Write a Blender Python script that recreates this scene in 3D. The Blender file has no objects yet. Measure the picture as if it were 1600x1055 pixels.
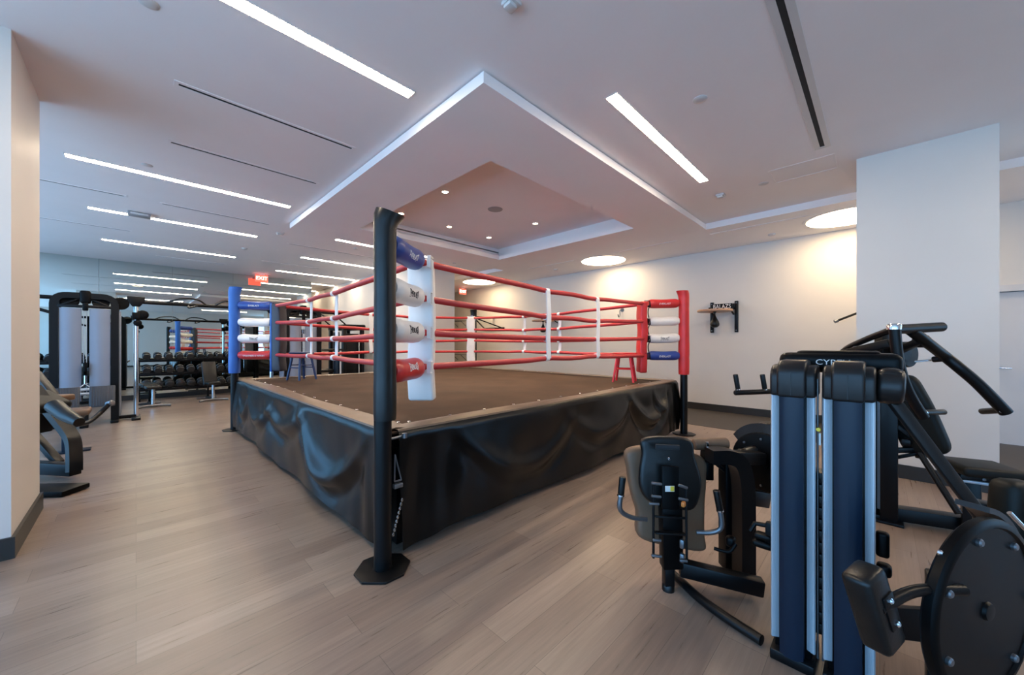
import bpy, bmesh, math, random
from mathutils import Vector, Matrix
random.seed(7)
S = bpy.context.scene
C = S.collection
PI = math.pi

# ------------------------------------------------------------------ camera model
F, PX, PY, YAW, EYE = 581.0, 800.0, 538.0, 0.780, 1.40
cy, sy = math.cos(YAW), math.sin(YAW)
RGT = Vector((sy, -cy, 0)); FWD = Vector((cy, sy, 0)); UP = Vector((0, 0, 1))

def P(x, y, z):                       # point on the sight line of (x, y) at depth z
    return Vector((0, 0, EYE)) + RGT * ((x - PX) / F * z) + FWD * z + UP * ((PY - y) / F * z)
def onz(x, y, h):                     # ... on the horizontal plane of height h
    return P(x, y, F * (EYE - h) / (y - PY))
def onu(x, y, u):
    d = P(x, y, 1) - Vector((0, 0, EYE)); return Vector((0, 0, EYE)) + d * (u / d.x)
def onv(x, y, v):
    d = P(x, y, 1) - Vector((0, 0, EYE)); return Vector((0, 0, EYE)) + d * (v / d.y)
V = Vector

cam_d = bpy.data.cameras.new('camera'); cam = bpy.data.objects.new('camera', cam_d); C.objects.link(cam)
cam.location = (0, 0, EYE); cam.rotation_euler = (PI / 2, 0, YAW - PI / 2)
cam_d.sensor_width = 36; cam_d.lens = F / 1600 * 36; cam_d.shift_y = (PY - 527.5) / 1600
cam_d.clip_start = 0.02; cam_d.clip_end = 200
S.camera = cam

# ------------------------------------------------------------------ materials
def lin(r, g=None, b=None):
    if g is None: r, g, b = r
    f = lambda c: (c / 255) / 12.92 if c / 255 <= 0.04045 else ((c / 255 + 0.055) / 1.055) ** 2.4
    return (f(r), f(g), f(b), 1)

def mat(name, rgb, rough=0.5, metal=0.0, spec=0.5, vary=0.0, scale=8.0, bump=0.0, bscale=60.0, coat=0.0, emit=None, estr=0.0, stretch=None, rvary=0.0):
    m = bpy.data.materials.new(name); m.use_nodes = True
    nt = m.node_tree; b = nt.nodes['Principled BSDF']
    col = lin(rgb)
    b.inputs['Base Color'].default_value = col
    b.inputs['Roughness'].default_value = rough
    b.inputs['Metallic'].default_value = metal
    b.inputs['Specular IOR Level'].default_value = spec
    b.inputs['Coat Weight'].default_value = coat
    tc = nt.nodes.new('ShaderNodeTexCoord')
    mp = nt.nodes.new('ShaderNodeMapping'); nt.links.new(tc.outputs['Object'], mp.inputs['Vector'])
    if stretch: mp.inputs['Scale'].default_value = stretch
    if vary or rvary:
        n = nt.nodes.new('ShaderNodeTexNoise'); n.inputs['Scale'].default_value = scale; n.inputs['Detail'].default_value = 5
        nt.links.new(mp.outputs[0], n.inputs['Vector'])
        if vary:
            r = nt.nodes.new('ShaderNodeMapRange'); r.inputs[1].default_value = 0.3; r.inputs[2].default_value = 0.7
            r.inputs[3].default_value = 1 - vary; r.inputs[4].default_value = 1 + vary
            nt.links.new(n.outputs['Fac'], r.inputs[0])
            x = nt.nodes.new('ShaderNodeMix'); x.data_type = 'RGBA'; x.blend_type = 'MULTIPLY'; x.inputs[0].default_value = 1
            x.inputs[6].default_value = col; nt.links.new(r.outputs[0], x.inputs[7]); nt.links.new(x.outputs[2], b.inputs['Base Color'])
        if rvary:
            r2 = nt.nodes.new('ShaderNodeMapRange'); r2.inputs[1].default_value = 0.3; r2.inputs[2].default_value = 0.7
            r2.inputs[3].default_value = max(0, rough - rvary); r2.inputs[4].default_value = rough + rvary
            nt.links.new(n.outputs['Fac'], r2.inputs[0]); nt.links.new(r2.outputs[0], b.inputs['Roughness'])
    if bump:
        n2 = nt.nodes.new('ShaderNodeTexNoise'); n2.inputs['Scale'].default_value = bscale; n2.inputs['Detail'].default_value = 4
        nt.links.new(mp.outputs[0], n2.inputs['Vector'])
        bp = nt.nodes.new('ShaderNodeBump'); bp.inputs['Strength'].default_value = bump; bp.inputs['Distance'].default_value = 0.01
        nt.links.new(n2.outputs['Fac'], bp.inputs['Height']); nt.links.new(bp.outputs[0], b.inputs['Normal'])
    if emit:
        b.inputs['Emission Color'].default_value = lin(emit); b.inputs['Emission Strength'].default_value = estr
    return m

M = {}
M['wall'] = mat('wall paint', (216, 211, 206), .6, vary=.015, scale=2, bump=.03, bscale=180)
M['ceil'] = mat('ceiling paint', (240, 236, 237), .75, vary=.012, scale=2, bump=.02, bscale=160)
M['trim'] = mat('dark vinyl base', (40, 39, 38), .45, vary=.05)
M['doorp'] = mat('door paint', (205, 204, 206), .45, vary=.01)
M['rubber'] = mat('rubber floor', (60, 55, 51), .55, vary=.25, scale=160, bump=.08, bscale=200)
M['mirror'] = mat('mirror glass', (206, 216, 213), .015, metal=1)
M['steel'] = mat('black powder coat', (9, 9, 11), .36, spec=0.25, vary=.06, scale=30, bump=.02, bscale=400)
M['satin'] = mat('satin black', (5, 5, 6), .40, spec=0.14, vary=.05, scale=20)
M['cap'] = mat('brown black plastic', (30, 26, 25), .34, spec=0.3, vary=.08, scale=14, bump=.015, bscale=300)
M['blue_shroud'] = mat('dark blue shroud', (16, 30, 47), .34, spec=0.3, vary=.05, scale=6)
M['silver'] = mat('brushed silver', (184, 190, 196), .38, metal=.15, vary=.05, scale=10, stretch=(40, 40, 1))
M['chrome'] = mat('chrome', (225, 228, 232), .12, metal=1, vary=.02)
M['grey_metal'] = mat('grey metal', (120, 122, 126), .35, metal=.8, vary=.05)
M['vinyl'] = mat('black vinyl', (14, 14, 14), .36, spec=0.4, vary=.1, scale=5, bump=.05, bscale=120, rvary=.06)
M['apron'] = mat('apron vinyl', (6, 6, 6), .27, spec=.33, vary=.1, scale=3, bump=.02, bscale=14)
M['olive'] = mat('dark pad vinyl', (20, 21, 18), .5, spec=0.25, vary=.06, bump=.04, bscale=200)
M['brown_pad'] = mat('brown cushion vinyl', (112, 87, 68), .42, spec=.3, vary=.08, scale=6, bump=.04, bscale=200)
M['canvas'] = mat('ring canvas', (66, 49, 38), .8, spec=0.15, vary=.22, scale=2.2, bump=.15, bscale=90)
M['flap'] = mat('brown edge flap', (104, 82, 64), .38, vary=.14, scale=7, bump=.1, bscale=14)
M['red'] = mat('red vinyl', (196, 44, 46), .36, vary=.07, scale=8, bump=.06, bscale=40)
M['redrope'] = mat('red rope sleeve', (184, 48, 52), .42, vary=.08, scale=10, bump=.04, bscale=120)
M['redpaint'] = mat('red stool paint', (205, 36, 46), .3, vary=.05)
M['blue'] = mat('blue vinyl', (36, 66, 142), .36, vary=.08, scale=8, bump=.06, bscale=40)
M['postblue'] = mat('royal blue vinyl', (40, 92, 176), .36, vary=.07, scale=8, bump=.06, bscale=40)
M['navy'] = mat('navy vinyl', (48, 46, 56), .42, vary=.08, scale=8, bump=.05, bscale=60)
M['bluepaint'] = mat('blue stool paint', (34, 54, 96), .35, vary=.05)
M['white'] = mat('white vinyl', (228, 224, 220), .42, vary=.05, scale=6, bump=.06, bscale=30)
M['strap'] = mat('white strap', (236, 234, 232), .6, vary=.03, bump=.04, bscale=200)
M['logo_dark'] = mat('dark print', (62, 56, 58), .5, vary=.03)
M['logo_white'] = mat('white print', (232, 230, 228), .5, vary=.03)
M['shroud'] = mat('frosted shroud', (128, 136, 152), .38, vary=.04, scale=3)
M['woodboard'] = mat('maple board', (196, 150, 116), .4, vary=.12, scale=4, stretch=(1, 12, 12))
M['yellow'] = mat('yellow sticker', (226, 196, 60), .5, vary=.05)
M['paper'] = mat('white sticker', (226, 226, 222), .5, vary=.04)
M['dark'] = mat('dark slot', (34, 34, 36), .8, vary=.05)
M['plastic'] = mat('white plastic', (208, 206, 206), .45, vary=.02)
M['greyplastic'] = mat('grey plastic', (150, 148, 150), .5, vary=.03)
M['rib'] = mat('ribbed rubber', (52, 56, 64), .5, vary=.1, scale=40)
M['orange'] = mat('orange tag', (206, 120, 50), .5, vary=.05)
M['lamp'] = mat('led diffuser', (255, 246, 232), .5, emit=(255, 233, 202), estr=25.0)
M['lampwarm'] = mat('warm disc diffuser', (255, 240, 214), .5, emit=(255, 226, 182), estr=6.8)
M['down'] = mat('downlight lens', (255, 240, 214), .4, emit=(255, 226, 180), estr=18.0)
M['exitred'] = mat('exit sign red', (206, 70, 56), .4, emit=(236, 84, 66), estr=.9)
M['exitw'] = mat('exit sign letters', (255, 222, 214), .4, emit=(255, 214, 204), estr=1.6)

def plank_mat():
    m = bpy.data.materials.new('grey brown vinyl planks'); m.use_nodes = True
    nt = m.node_tree; b = nt.nodes['Principled BSDF']; N = nt.nodes.new; L = nt.links.new
    tc = N('ShaderNodeTexCoord')
    br = N('ShaderNodeTexBrick'); br.offset = .37; br.offset_frequency = 2
    br.inputs['Scale'].default_value = 1; br.inputs['Brick Width'].default_value = 1.22; br.inputs['Row Height'].default_value = .178
    br.inputs['Mortar Size'].default_value = .0012; br.inputs['Mortar Smooth'].default_value = .2; br.inputs['Bias'].default_value = 0
    br.inputs['Color1'].default_value = lin(126, 108, 96); br.inputs['Color2'].default_value = lin(144, 126, 113); br.inputs['Mortar'].default_value = lin(98, 84, 75)
    L(tc.outputs['Object'], br.inputs['Vector'])
    mp = N('ShaderNodeMapping'); mp.inputs['Scale'].default_value = (1.3, 26, 1); L(tc.outputs['Object'], mp.inputs['Vector'])
    n = N('ShaderNodeTexNoise'); n.inputs['Scale'].default_value = 1.6; n.inputs['Detail'].default_value = 8; n.inputs['Roughness'].default_value = .65
    L(mp.outputs[0], n.inputs['Vector'])
    r = N('ShaderNodeMapRange'); r.inputs[1].default_value = .28; r.inputs[2].default_value = .72; r.inputs[3].default_value = .80; r.inputs[4].default_value = 1.16
    L(n.outputs['Fac'], r.inputs[0])
    mp2 = N('ShaderNodeMapping'); mp2.inputs['Scale'].default_value = (.5, 3.2, 1); L(tc.outputs['Object'], mp2.inputs['Vector'])
    n2 = N('ShaderNodeTexNoise'); n2.inputs['Scale'].default_value = 2; n2.inputs['Detail'].default_value = 3; L(mp2.outputs[0], n2.inputs['Vector'])
    r2 = N('ShaderNodeMapRange'); r2.inputs[1].default_value = .3; r2.inputs[2].default_value = .7; r2.inputs[3].default_value = .9; r2.inputs[4].default_value = 1.1
    L(n2.outputs['Fac'], r2.inputs[0])
    mu = N('ShaderNodeMath'); mu.operation = 'MULTIPLY'; L(r.outputs[0], mu.inputs[0]); L(r2.outputs[0], mu.inputs[1])
    x = N('ShaderNodeMix'); x.data_type = 'RGBA'; x.blend_type = 'MULTIPLY'; x.inputs[0].default_value = 1
    L(br.outputs['Color'], x.inputs[6]); L(mu.outputs[0], x.inputs[7]); L(x.outputs[2], b.inputs['Base Color'])
    rr = N('ShaderNodeMapRange'); rr.inputs[3].default_value = .22; rr.inputs[4].default_value = .37; L(n.outputs['Fac'], rr.inputs[0]); L(rr.outputs[0], b.inputs['Roughness'])
    b.inputs['Specular IOR Level'].default_value = .5
    bp = N('ShaderNodeBump'); bp.inputs['Strength'].default_value = .12; bp.inputs['Distance'].default_value = .004
    L(n.outputs['Fac'], bp.inputs['Height']); L(bp.outputs[0], b.inputs['Normal'])
    return m
M['planks'] = plank_mat()

def glass_mat():
    m = bpy.data.materials.new('window glass'); m.use_nodes = True
    nt = m.node_tree; nt.nodes.clear(); N = nt.nodes.new
    o = N('ShaderNodeOutputMaterial'); t = N('ShaderNodeBsdfTransparent'); g = N('ShaderNodeBsdfGlossy'); g.inputs['Roughness'].default_value = .02
    t.inputs['Color'].default_value = (.93, .97, 1, 1)
    x = N('ShaderNodeMixShader'); x.inputs[0].default_value = .06
    nt.links.new(t.outputs[0], x.inputs[1]); nt.links.new(g.outputs[0], x.inputs[2]); nt.links.new(x.outputs[0], o.inputs['Surface'])
    return m
M['glass'] = glass_mat()

# ------------------------------------------------------------------ mesh helpers
def nb(): return bmesh.new()

def frame(o, z=None, x=None):
    """matrix with origin o, local z along z and local x near x"""
    z = V(z or (0, 0, 1)).normalized()
    x = V(x) if x is not None else (V((1, 0, 0)) if abs(z.x) < .9 else V((0, 1, 0)))
    x = (x - z * x.dot(z)).normalized(); y = z.cross(x)
    m = Matrix.Identity(4)
    for i in range(3): m[i][0] = x[i]; m[i][1] = y[i]; m[i][2] = z[i]; m[i][3] = o[i]
    return m

def box(bm, c, s, m=None, bev=0.0, seg=2):
    t = bmesh.new(); bmesh.ops.create_cube(t, size=1)
    for v in t.verts: v.co = V((v.co.x * s[0], v.co.y * s[1], v.co.z * s[2]))
    if bev:
        bev = min(bev, .48 * min(s))
        bmesh.ops.bevel(t, geom=t.edges[:] , offset=bev, segments=seg, profile=.5, affect='EDGES', clamp_overlap=True)
    mm = (m or Matrix.Identity(4)) @ Matrix.Translation(V(c))
    bmesh.ops.transform(t, matrix=mm, verts=t.verts)
    merge(bm, t)
    return bm

def merge(bm, t):
    me = bpy.data.meshes.new('tmp'); t.to_mesh(me); t.free(); bm.from_mesh(me); bpy.data.meshes.remove(me)

def bb(bm, lo, hi, bev=0.0, seg=2):
    lo, hi = V(lo), V(hi)
    return box(bm, (lo + hi) / 2, [abs(a) for a in (hi - lo)], None, bev, seg)

def beam(bm, a, b, w, h, up=(0, 0, 1), bev=0.004):
    a, b = V(a), V(b); d = b - a
    z = d.normalized(); u = V(up)
    if abs(z.dot(u.normalized())) > .98: u = V((1, 0, 0))
    y = (u - z * u.dot(z)).normalized(); x = y.cross(z)
    m = Matrix.Identity(4)
    for i in range(3): m[i][0] = x[i]; m[i][1] = y[i]; m[i][2] = z[i]; m[i][3] = a[i]
    return box(bm, (0, 0, d.length / 2), (w, h, d.length), m, bev)

def smooth_path(pts, n=5):
    pts = [V(p) for p in pts]
    if len(pts) < 3: return pts
    out = []
    q = [pts[0] * 2 - pts[1]] + pts + [pts[-1] * 2 - pts[-2]]
    for i in range(1, len(q) - 2):
        for k in range(n):
            t = k / n
            a, b, c, d = q[i - 1], q[i], q[i + 1], q[i + 2]
            out.append(.5 * ((2 * b) + (-a + c) * t + (2 * a - 5 * b + 4 * c - d) * t * t + (-a + 3 * b - 3 * c + d) * t ** 3))
    out.append(pts[-1]); return out

def round_path(pts, r=.05, n=4):
    """polyline with rounded corners"""
    pts = [V(p) for p in pts]; out = [pts[0]]
    for i in range(1, len(pts) - 1):
        a, b, c = pts[i - 1], pts[i], pts[i + 1]
        k = min(r, (a - b).length * .45, (c - b).length * .45)
        p, q = b + (a - b).normalized() * k, b + (c - b).normalized() * k
        for j in range(n + 1):
            t = j / n; out.append(p * (1 - t) ** 2 + b * 2 * t * (1 - t) + q * t * t)
    out.append(pts[-1]); return out

def tube(bm, pts, r, seg=10, caps=True, rect=None):
    """swept tube; rect=(w,h) sweeps a rectangle instead; r may be a list"""
    pts = [V(p) for p in pts]; n = len(pts)
    rs = r if isinstance(r, (list, tuple)) else [r] * n
    t0 = (pts[1] - pts[0]).normalized()
    u = V((0, 0, 1)) if abs(t0.z) < .9 else V((1, 0, 0))
    x = (u - t0 * u.dot(t0)).normalized()
    rings = []
    for i, p in enumerate(pts):
        if i == 0: t = pts[1] - pts[0]
        elif i == n - 1: t = pts[-1] - pts[-2]
        else: t = (pts[i + 1] - p).normalized() + (p - pts[i - 1]).normalized()
        t = t.normalized(); x = (x - t * x.dot(t)).normalized(); y = t.cross(x)
        if rect:
            w, h = rect[0] / 2, rect[1] / 2
            ring = [bm.verts.new(p + x * a + y * b) for a, b in ((h, w), (-h, w), (-h, -w), (h, -w))]
        else:
            ring = [bm.verts.new(p + (x * math.cos(2 * PI * k / seg) + y * math.sin(2 * PI * k / seg)) * rs[i]) for k in range(seg)]
        rings.append(ring)
    m = len(rings[0])
    for i in range(n - 1):
        for k in range(m):
            bm.faces.new((rings[i][k], rings[i][(k + 1) % m], rings[i + 1][(k + 1) % m], rings[i + 1][k]))
    if caps:
        bm.faces.new(rings[0][::-1]); bm.faces.new(rings[-1])
    return bm

def cyl(bm, a, b, r, seg=14, bev=0.0):
    a, b = V(a), V(b)
    if bev:
        d = (b - a).normalized(); k = min(bev, (b - a).length * .4, r * .9)
        s = [0, .3, .7, 1]
        pts = [a + d * k * t for t in s] + [b - d * k * t for t in s[::-1]]
        rr = [r - k + k * math.sqrt(max(0, 1 - (1 - t) ** 2)) for t in s]
        return tube(bm, pts, rr + rr[::-1], seg)
    return tube(bm, [a, b], r, seg)

def lathe(bm, prof, m=None, seg=18):
    """prof: list of (radius, z)"""
    m = m or Matrix.Identity(4); rings = []
    for r, z in prof:
        if r < 1e-5: rings.append([bm.verts.new(m @ V((0, 0, z)))])
        else: rings.append([bm.verts.new(m @ V((r * math.cos(2 * PI * k / seg), r * math.sin(2 * PI * k / seg), z))) for k in range(seg)])
    for a, b in zip(rings, rings[1:]):
        for k in range(seg):
            q = [a[k % len(a)], a[(k + 1) % len(a)], b[(k + 1) % len(b)], b[k % len(b)]]
            q = list(dict.fromkeys(q))
            if len(q) > 2: bm.faces.new(q)
    if len(rings[0]) > 1: bm.faces.new(rings[0][::-1])
    if len(rings[-1]) > 1: bm.faces.new(rings[-1])
    return bm

def prism(bm, poly, t, m=None, bev=0.0):
    """2-D polygon (x, y) extruded t along local z, centred"""
    q = bmesh.new()
    a = [q.verts.new((x, y, -t / 2)) for x, y in poly]; b = [q.verts.new((x, y, t / 2)) for x, y in poly]
    q.faces.new(a[::-1]); q.faces.new(b)
    for i in range(len(poly)):
        j = (i + 1) % len(poly); q.faces.new((a[i], a[j], b[j], b[i]))
    bmesh.ops.recalc_face_normals(q, faces=q.faces)
    if bev: bmesh.ops.bevel(q, geom=[e for e in q.edges if e.calc_face_angle(0) > 1.0], offset=bev, segments=3, profile=.5, affect='EDGES', clamp_overlap=True)
    if m: bmesh.ops.transform(q, matrix=m, verts=q.verts)
    merge(bm, q); return bm

def obj(name, bm, m, parent=None, origin=None, bevel=0.0, label=None, smooth=True):
    """link bm as ONE mesh object; vertices are in world space, shifted into the frame of the thing"""
    root = parent
    while root is not None and root.parent is not None: root = root.parent
    o0 = V(root.location) if root is not None else V(origin or (0, 0, 0))
    bmesh.ops.recalc_face_normals(bm, faces=bm.faces)
    for v in bm.verts: v.co -= o0
    me = bpy.data.meshes.new(name); bm.to_mesh(me); bm.free()
    for p in me.polygons: p.use_smooth = smooth
    if smooth: me.set_sharp_from_angle(angle=math.radians(38))
    me.materials.append(M[m] if isinstance(m, str) else m)
    o = bpy.data.objects.new(name, me); C.objects.link(o)
    if parent is not None: o.parent = parent
    else: o.location = o0
    if bevel:
        b = o.modifiers.new('bevel', 'BEVEL'); b.width = bevel; b.segments = 2; b.limit_method = 'ANGLE'; b.angle_limit = .6
    if label: o['label'] = label
    return o

def thing(name, label, cat, loc=(0, 0, 0), group=None):
    o = bpy.data.objects.new(name, None); C.objects.link(o); o.empty_display_size = .1
    o.location = loc; o['label'] = label; o['category'] = cat
    if group: o['group'] = group
    return o

def tag(o, label, cat, group=None):
    o['label'] = label; o['category'] = cat
    if group: o['group'] = group
    return o

def struct(name, bm, m, bevel=0.0, smooth=False):
    o = obj(name, bm, m, None, None, bevel, None, smooth); o['kind'] = 'structure'; return o

def dup(root, loc, label, group=None, rotz=0.0):
    r = root.copy(); C.objects.link(r); r.location = loc; r.rotation_euler = (0, 0, rotz); r['label'] = label
    if group: r['group'] = group
    def rec(a, b):
        for ch in [x for x in C.objects if x.parent == a]:
            c = ch.copy(); C.objects.link(c); c.parent = b; rec(ch, c)
    rec(root, r); return r

def text_bm(txt, size, m, depth=.001, concave=0.0, wrap=None, align='CENTER', xs=1.0):
    """text mesh in local xy of matrix m; wrap = cylinder radius to bend it round (axis = local x)"""
    cu = bpy.data.curves.new('tmp', 'FONT'); cu.body = txt; cu.size = size; cu.extrude = depth; cu.align_x = align; cu.align_y = 'CENTER'
    cu.resolution_u = 3
    o = bpy.data.objects.new('tmp', cu); C.objects.link(o)
    dg = bpy.context.evaluated_depsgraph_get(); me = bpy.data.meshes.new_from_object(o.evaluated_get(dg))
    bm = bmesh.new(); bm.from_mesh(me)
    bpy.data.objects.remove(o); bpy.data.curves.remove(cu); bpy.data.meshes.remove(me)
    bmesh.ops.subdivide_edges(bm, edges=[e for e in bm.edges if e.calc_length() > size * .3], cuts=2)
    w = max((abs(v.co.x) for v in bm.verts), default=1)
    for v in bm.verts:
        x, y, z = v.co; x *= xs
        if concave: y *= 1 + concave * (abs(x) / (w * xs)) ** 2
        if wrap: a = y / wrap; v.co = V((x, (wrap + z) * math.sin(a), (wrap + z) * math.cos(a) - wrap))
        else: v.co = V((x, y, z))
    bmesh.ops.transform(bm, matrix=m, verts=bm.verts)
    return bm

ORD = ['first', 'second', 'third', 'fourth', 'fifth', 'sixth', 'seventh', 'eighth', 'ninth', 'tenth']

# ------------------------------------------------------------------ the room
CZ, DZ = 3.46, 3.36          # ceiling, dropped strip
U0, U1, V0, V1 = -4.2, 8.5, -6.0, 13.37
b = nb(); bb(b, (U0 - .2, V0 - .2, -.1), (6.8, 17.2, 0)); struct('floor', b, 'planks')
b = nb(); bb(b, (6.8, V0 - .2, -.1), (U1 + .2, 17.2, .004)); struct('floor_rubber', b, 'rubber')
# ceiling with the opening over the ring
A0, A1, B0, B1 = 2.50, 6.06, 2.80, 6.44
b = nb()
bb(b, (U0 - .2, V0 - .2, CZ), (A0, 17.2, CZ + .12)); bb(b, (A1, V0 - .2, CZ), (U1 + .2, 17.2, CZ + .12))
bb(b, (A0, V0 - .2, CZ), (A1, B0, CZ + .12)); bb(b, (A0, B1, CZ), (A1, 17.2, CZ + .12))
struct('ceiling', b, 'ceil')
b = nb()
bb(b, (A0 - .05, B0 - .05, CZ + .2), (A1 + .05, B1 + .05, CZ + .26))
bb(b, (A0 - .05, B0 - .05, CZ + .1), (A0, B1 + .05, CZ + .22)); bb(b, (A1, B0 - .05, CZ + .1), (A1 + .05, B1 + .05, CZ + .22))
bb(b, (A0, B0 - .05, CZ + .1), (A1, B0, CZ + .22)); bb(b, (A0, B1, CZ + .1), (A1, B1 + .05, CZ + .22))
struct('ceiling_recess', b, 'ceil')
b = nb(); bb(b, (6.85, V0, DZ), (U1, 17, CZ + .01)); struct('ceiling_dropped_strip', b, 'ceil')
O0, O1, Q0, Q1 = 2.66, 5.92, 2.96, 6.28
b = nb()
bb(b, (1.83, 2.11, DZ), (O0, 7.10, CZ - .012)); bb(b, (O1, 2.11, DZ), (6.848, 7.10, CZ - .012))
bb(b, (O0, 2.11, DZ), (O1, Q0, CZ - .012)); bb(b, (O0, Q1, DZ), (O1, 7.10, CZ - .012))
struct('ceiling_soffit', b, 'ceil')
b = nb(); bb(b, (1.9, 2.18, CZ - .013), (O0 - .1, 7.03, CZ)); bb(b, (O1 + .1, 2.18, CZ - .013), (6.84, 7.03, CZ)); bb(b, (1.9, 2.18, CZ - .013), (6.84, Q0 - .1, CZ)); bb(b, (1.9, Q1 + .1, CZ - .013), (6.84, 7.03, CZ))
struct('soffit_gap_shade', b, 'dark')  # dark fill standing in for the shade in the gap above the soffit

def holed_wall(name, axis, pos, th, lo, hi, z1, holes):
    """wall slab with rectangular window openings (a0, a1, z0, z1)"""
    b = nb(); cuts = sorted(holes)
    def add(a0, a1, z0, z1_):
        if a1 - a0 < 1e-4 or z1_ - z0 < 1e-4: return
        if axis == 'u': bb(b, (pos, a0, z0), (pos + th, a1, z1_))
        else: bb(b, (a0, pos, z0), (a1, pos + th, z1_))
    a = lo
    for h in cuts:
        add(a, h[0], 0, z1); add(h[0], h[1], 0, h[2]); add(h[0], h[1], h[3], z1); a = h[1]
    add(a, hi, 0, z1)
    return struct(name, b, 'wall')

WL = [(-5.8, -3.0, .08, 3.36), (-2.9, -.1, .08, 3.36), (0, 2.8, .08, 3.36), (2.9, 5.7, .08, 3.36), (5.8, 8.6, .08, 3.36), (8.7, 11.2, .08, 3.36), (11.3, 13.25, .08, 3.36)]
WB = [(-2.35, -1.35, .1, 3.2), (6.0, 8.2, .25, 3.2)]
holed_wall('wall_left', 'u', U0 - .2, .2, V0, 17, CZ, WL)
holed_wall('wall_back', 'v', V0 - .2, .2, U0, U1, CZ, WB)
nwin = 0
def window(axis, pos, h):
    global nwin
    nwin += 1
    a0, a1, z0, z1 = h; b = nb(); w = .05
    def q(bm, x0, x1, y0, y1, d0, d1):
        if axis == 'u': bb(bm, (pos + d0, x0, y0), (pos + d1, x1, y1))
        else: bb(bm, (x0, pos + d0, y0), (x1, pos + d1, y1))
    q(b, a0, a0 + w, z0, z1, .05, .13); q(b, a1 - w, a1, z0, z1, .05, .13); q(b, a0 + w, a1 - w, z0, z0 + w, .05, .13); q(b, a0 + w, a1 - w, z1 - w, z1, .05, .13)
    mid = (a0 + a1) / 2; q(b, mid - .025, mid + .025, z0 + w, z1 - w, .06, .12)
    o = struct('window_%d' % nwin, b, 'grey_metal')
    g = nb(); q(g, a0 + w, a1 - w, z0 + w, z1 - w, .085, .093); go = obj('pane', g, 'glass', o)
for h in WL: window('u', U0 - .2, h)
for h in WB: window('v', V0 - .2, h)

# right-hand wall with a door, far block, mirror wall, columns
D0, D1, DH = -2.06, -1.04, 2.13
holed_wall('wall_right', 'u', U1, .2, V0, 17, CZ, [(D0, D1, 0, DH)])
b = nb(); bb(b, (4.95, 8.6, 0), (6.37, 17, CZ)); struct('wall_far_block', b, 'wall')
b = nb(); bb(b, (4.92, 10.2, 0), (4.95, 10.8, CZ)); struct('trim_2', b, 'wall')
b = nb(); bb(b, (U0, V1, 0), (4.08, V1 + .2, CZ)); struct('wall_far', b, 'wall')
b = nb(); bb(b, (U0, 17, 0), (U1, 17.2, CZ)); struct('wall_end', b, 'wall')
b = nb(); bb(b, (5.64, -.79, 0), (6.6, .185, CZ)); struct('wall_column_east', b, 'wall')
b = nb(); bb(b, (-1.60, 4.04, 0), (-.575, 5.06, CZ)); struct('wall_column_west', b, 'wall')
def base(name, lo, hi):
    b = nb(); bb(b, lo, hi); o = struct(name, b, 'trim'); return o
base('baseboard_right', (U1 - .018, D1 + .1, 0), (U1, 17, .145))
base('baseboard_right_corner', (U1 - .018, V0, 0), (U1, D0 - .1, .145))
base('baseboard_column_west', (-1.618, 4.022, 0), (-.557, 5.078, .14))
base('baseboard_column_east', (5.622, -.808, 0), (6.618, .203, .14))
base('baseboard_block', (4.935, 8.585, 0), (6.385, 16.98, .14))
base('baseboard_left', (U0, V0, 0), (U0 + .018, V1, .14))
base('baseboard_back', (U0, V0, 0), (U1, V0 + .018, .09))
b = nb()
for lo, hi in (((U1 - .03, D0 - .09, 0), (U1 + .1, D0, DH + .09)), ((U1 - .03, D1, 0), (U1 + .1, D1 + .09, DH + .09)), ((U1 - .03, D0, DH), (U1 + .1, D1, DH + .09))): bb(b, lo, hi)
dr = struct('door_1', b, 'doorp', .003)
b = nb(); bb(b, (U1 + .03, D0 + .004, .008), (U1 + .075, D1 - .004, DH - .004)); obj('door_leaf', b, 'doorp', dr)
hz = 1.07
b = nb(); bb(b, (U1 + .012, D1 - .13, hz - .1), (U1 + .03, D1 - .05, hz + .1), .004); cyl(b, (U1 + .012, D1 - .09, hz), (U1 - .05, D1 - .09, hz), .013); cyl(b, (U1 - .045, D1 - .08, hz), (U1 - .045, D1 - .25, hz), .012, bev=.006)
obj('door_handle', b, 'chrome', dr)

# mirror panels
edges = [-4.19, -3.24, -1.94, -.63, .68, 1.98, 3.29, 4.08]
mlab = ['tall mirror panel mostly hidden behind the wide cable tower, far end', 'tall mirror panel behind the short dumbbell rack', 'tall mirror panel directly behind the twin shrouds of the cable tower',
        'tall mirror panel behind the chrome pole and utility bench', 'tall mirror panel behind the middle of the long dumbbell rack',
        'tall mirror panel behind the blue corner post of the ring', 'narrow last mirror panel beside the open passage']
for i in range(7):
    b = nb(); bb(b, (edges[i] + .002, V1 - .012, .12), (edges[i + 1] - .002, V1 - .001, CZ - .004))
    tag(obj('mirror_panel', b, 'mirror', None, ((edges[i] + edges[i + 1]) / 2, V1, .12)), mlab[i], 'mirror', 'mirror panels on the far wall')
b = nb(); bb(b, (U0, V1 - .03, 0), (4.08, V1, .118)); struct('baseboard_far', b, 'trim')

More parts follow.
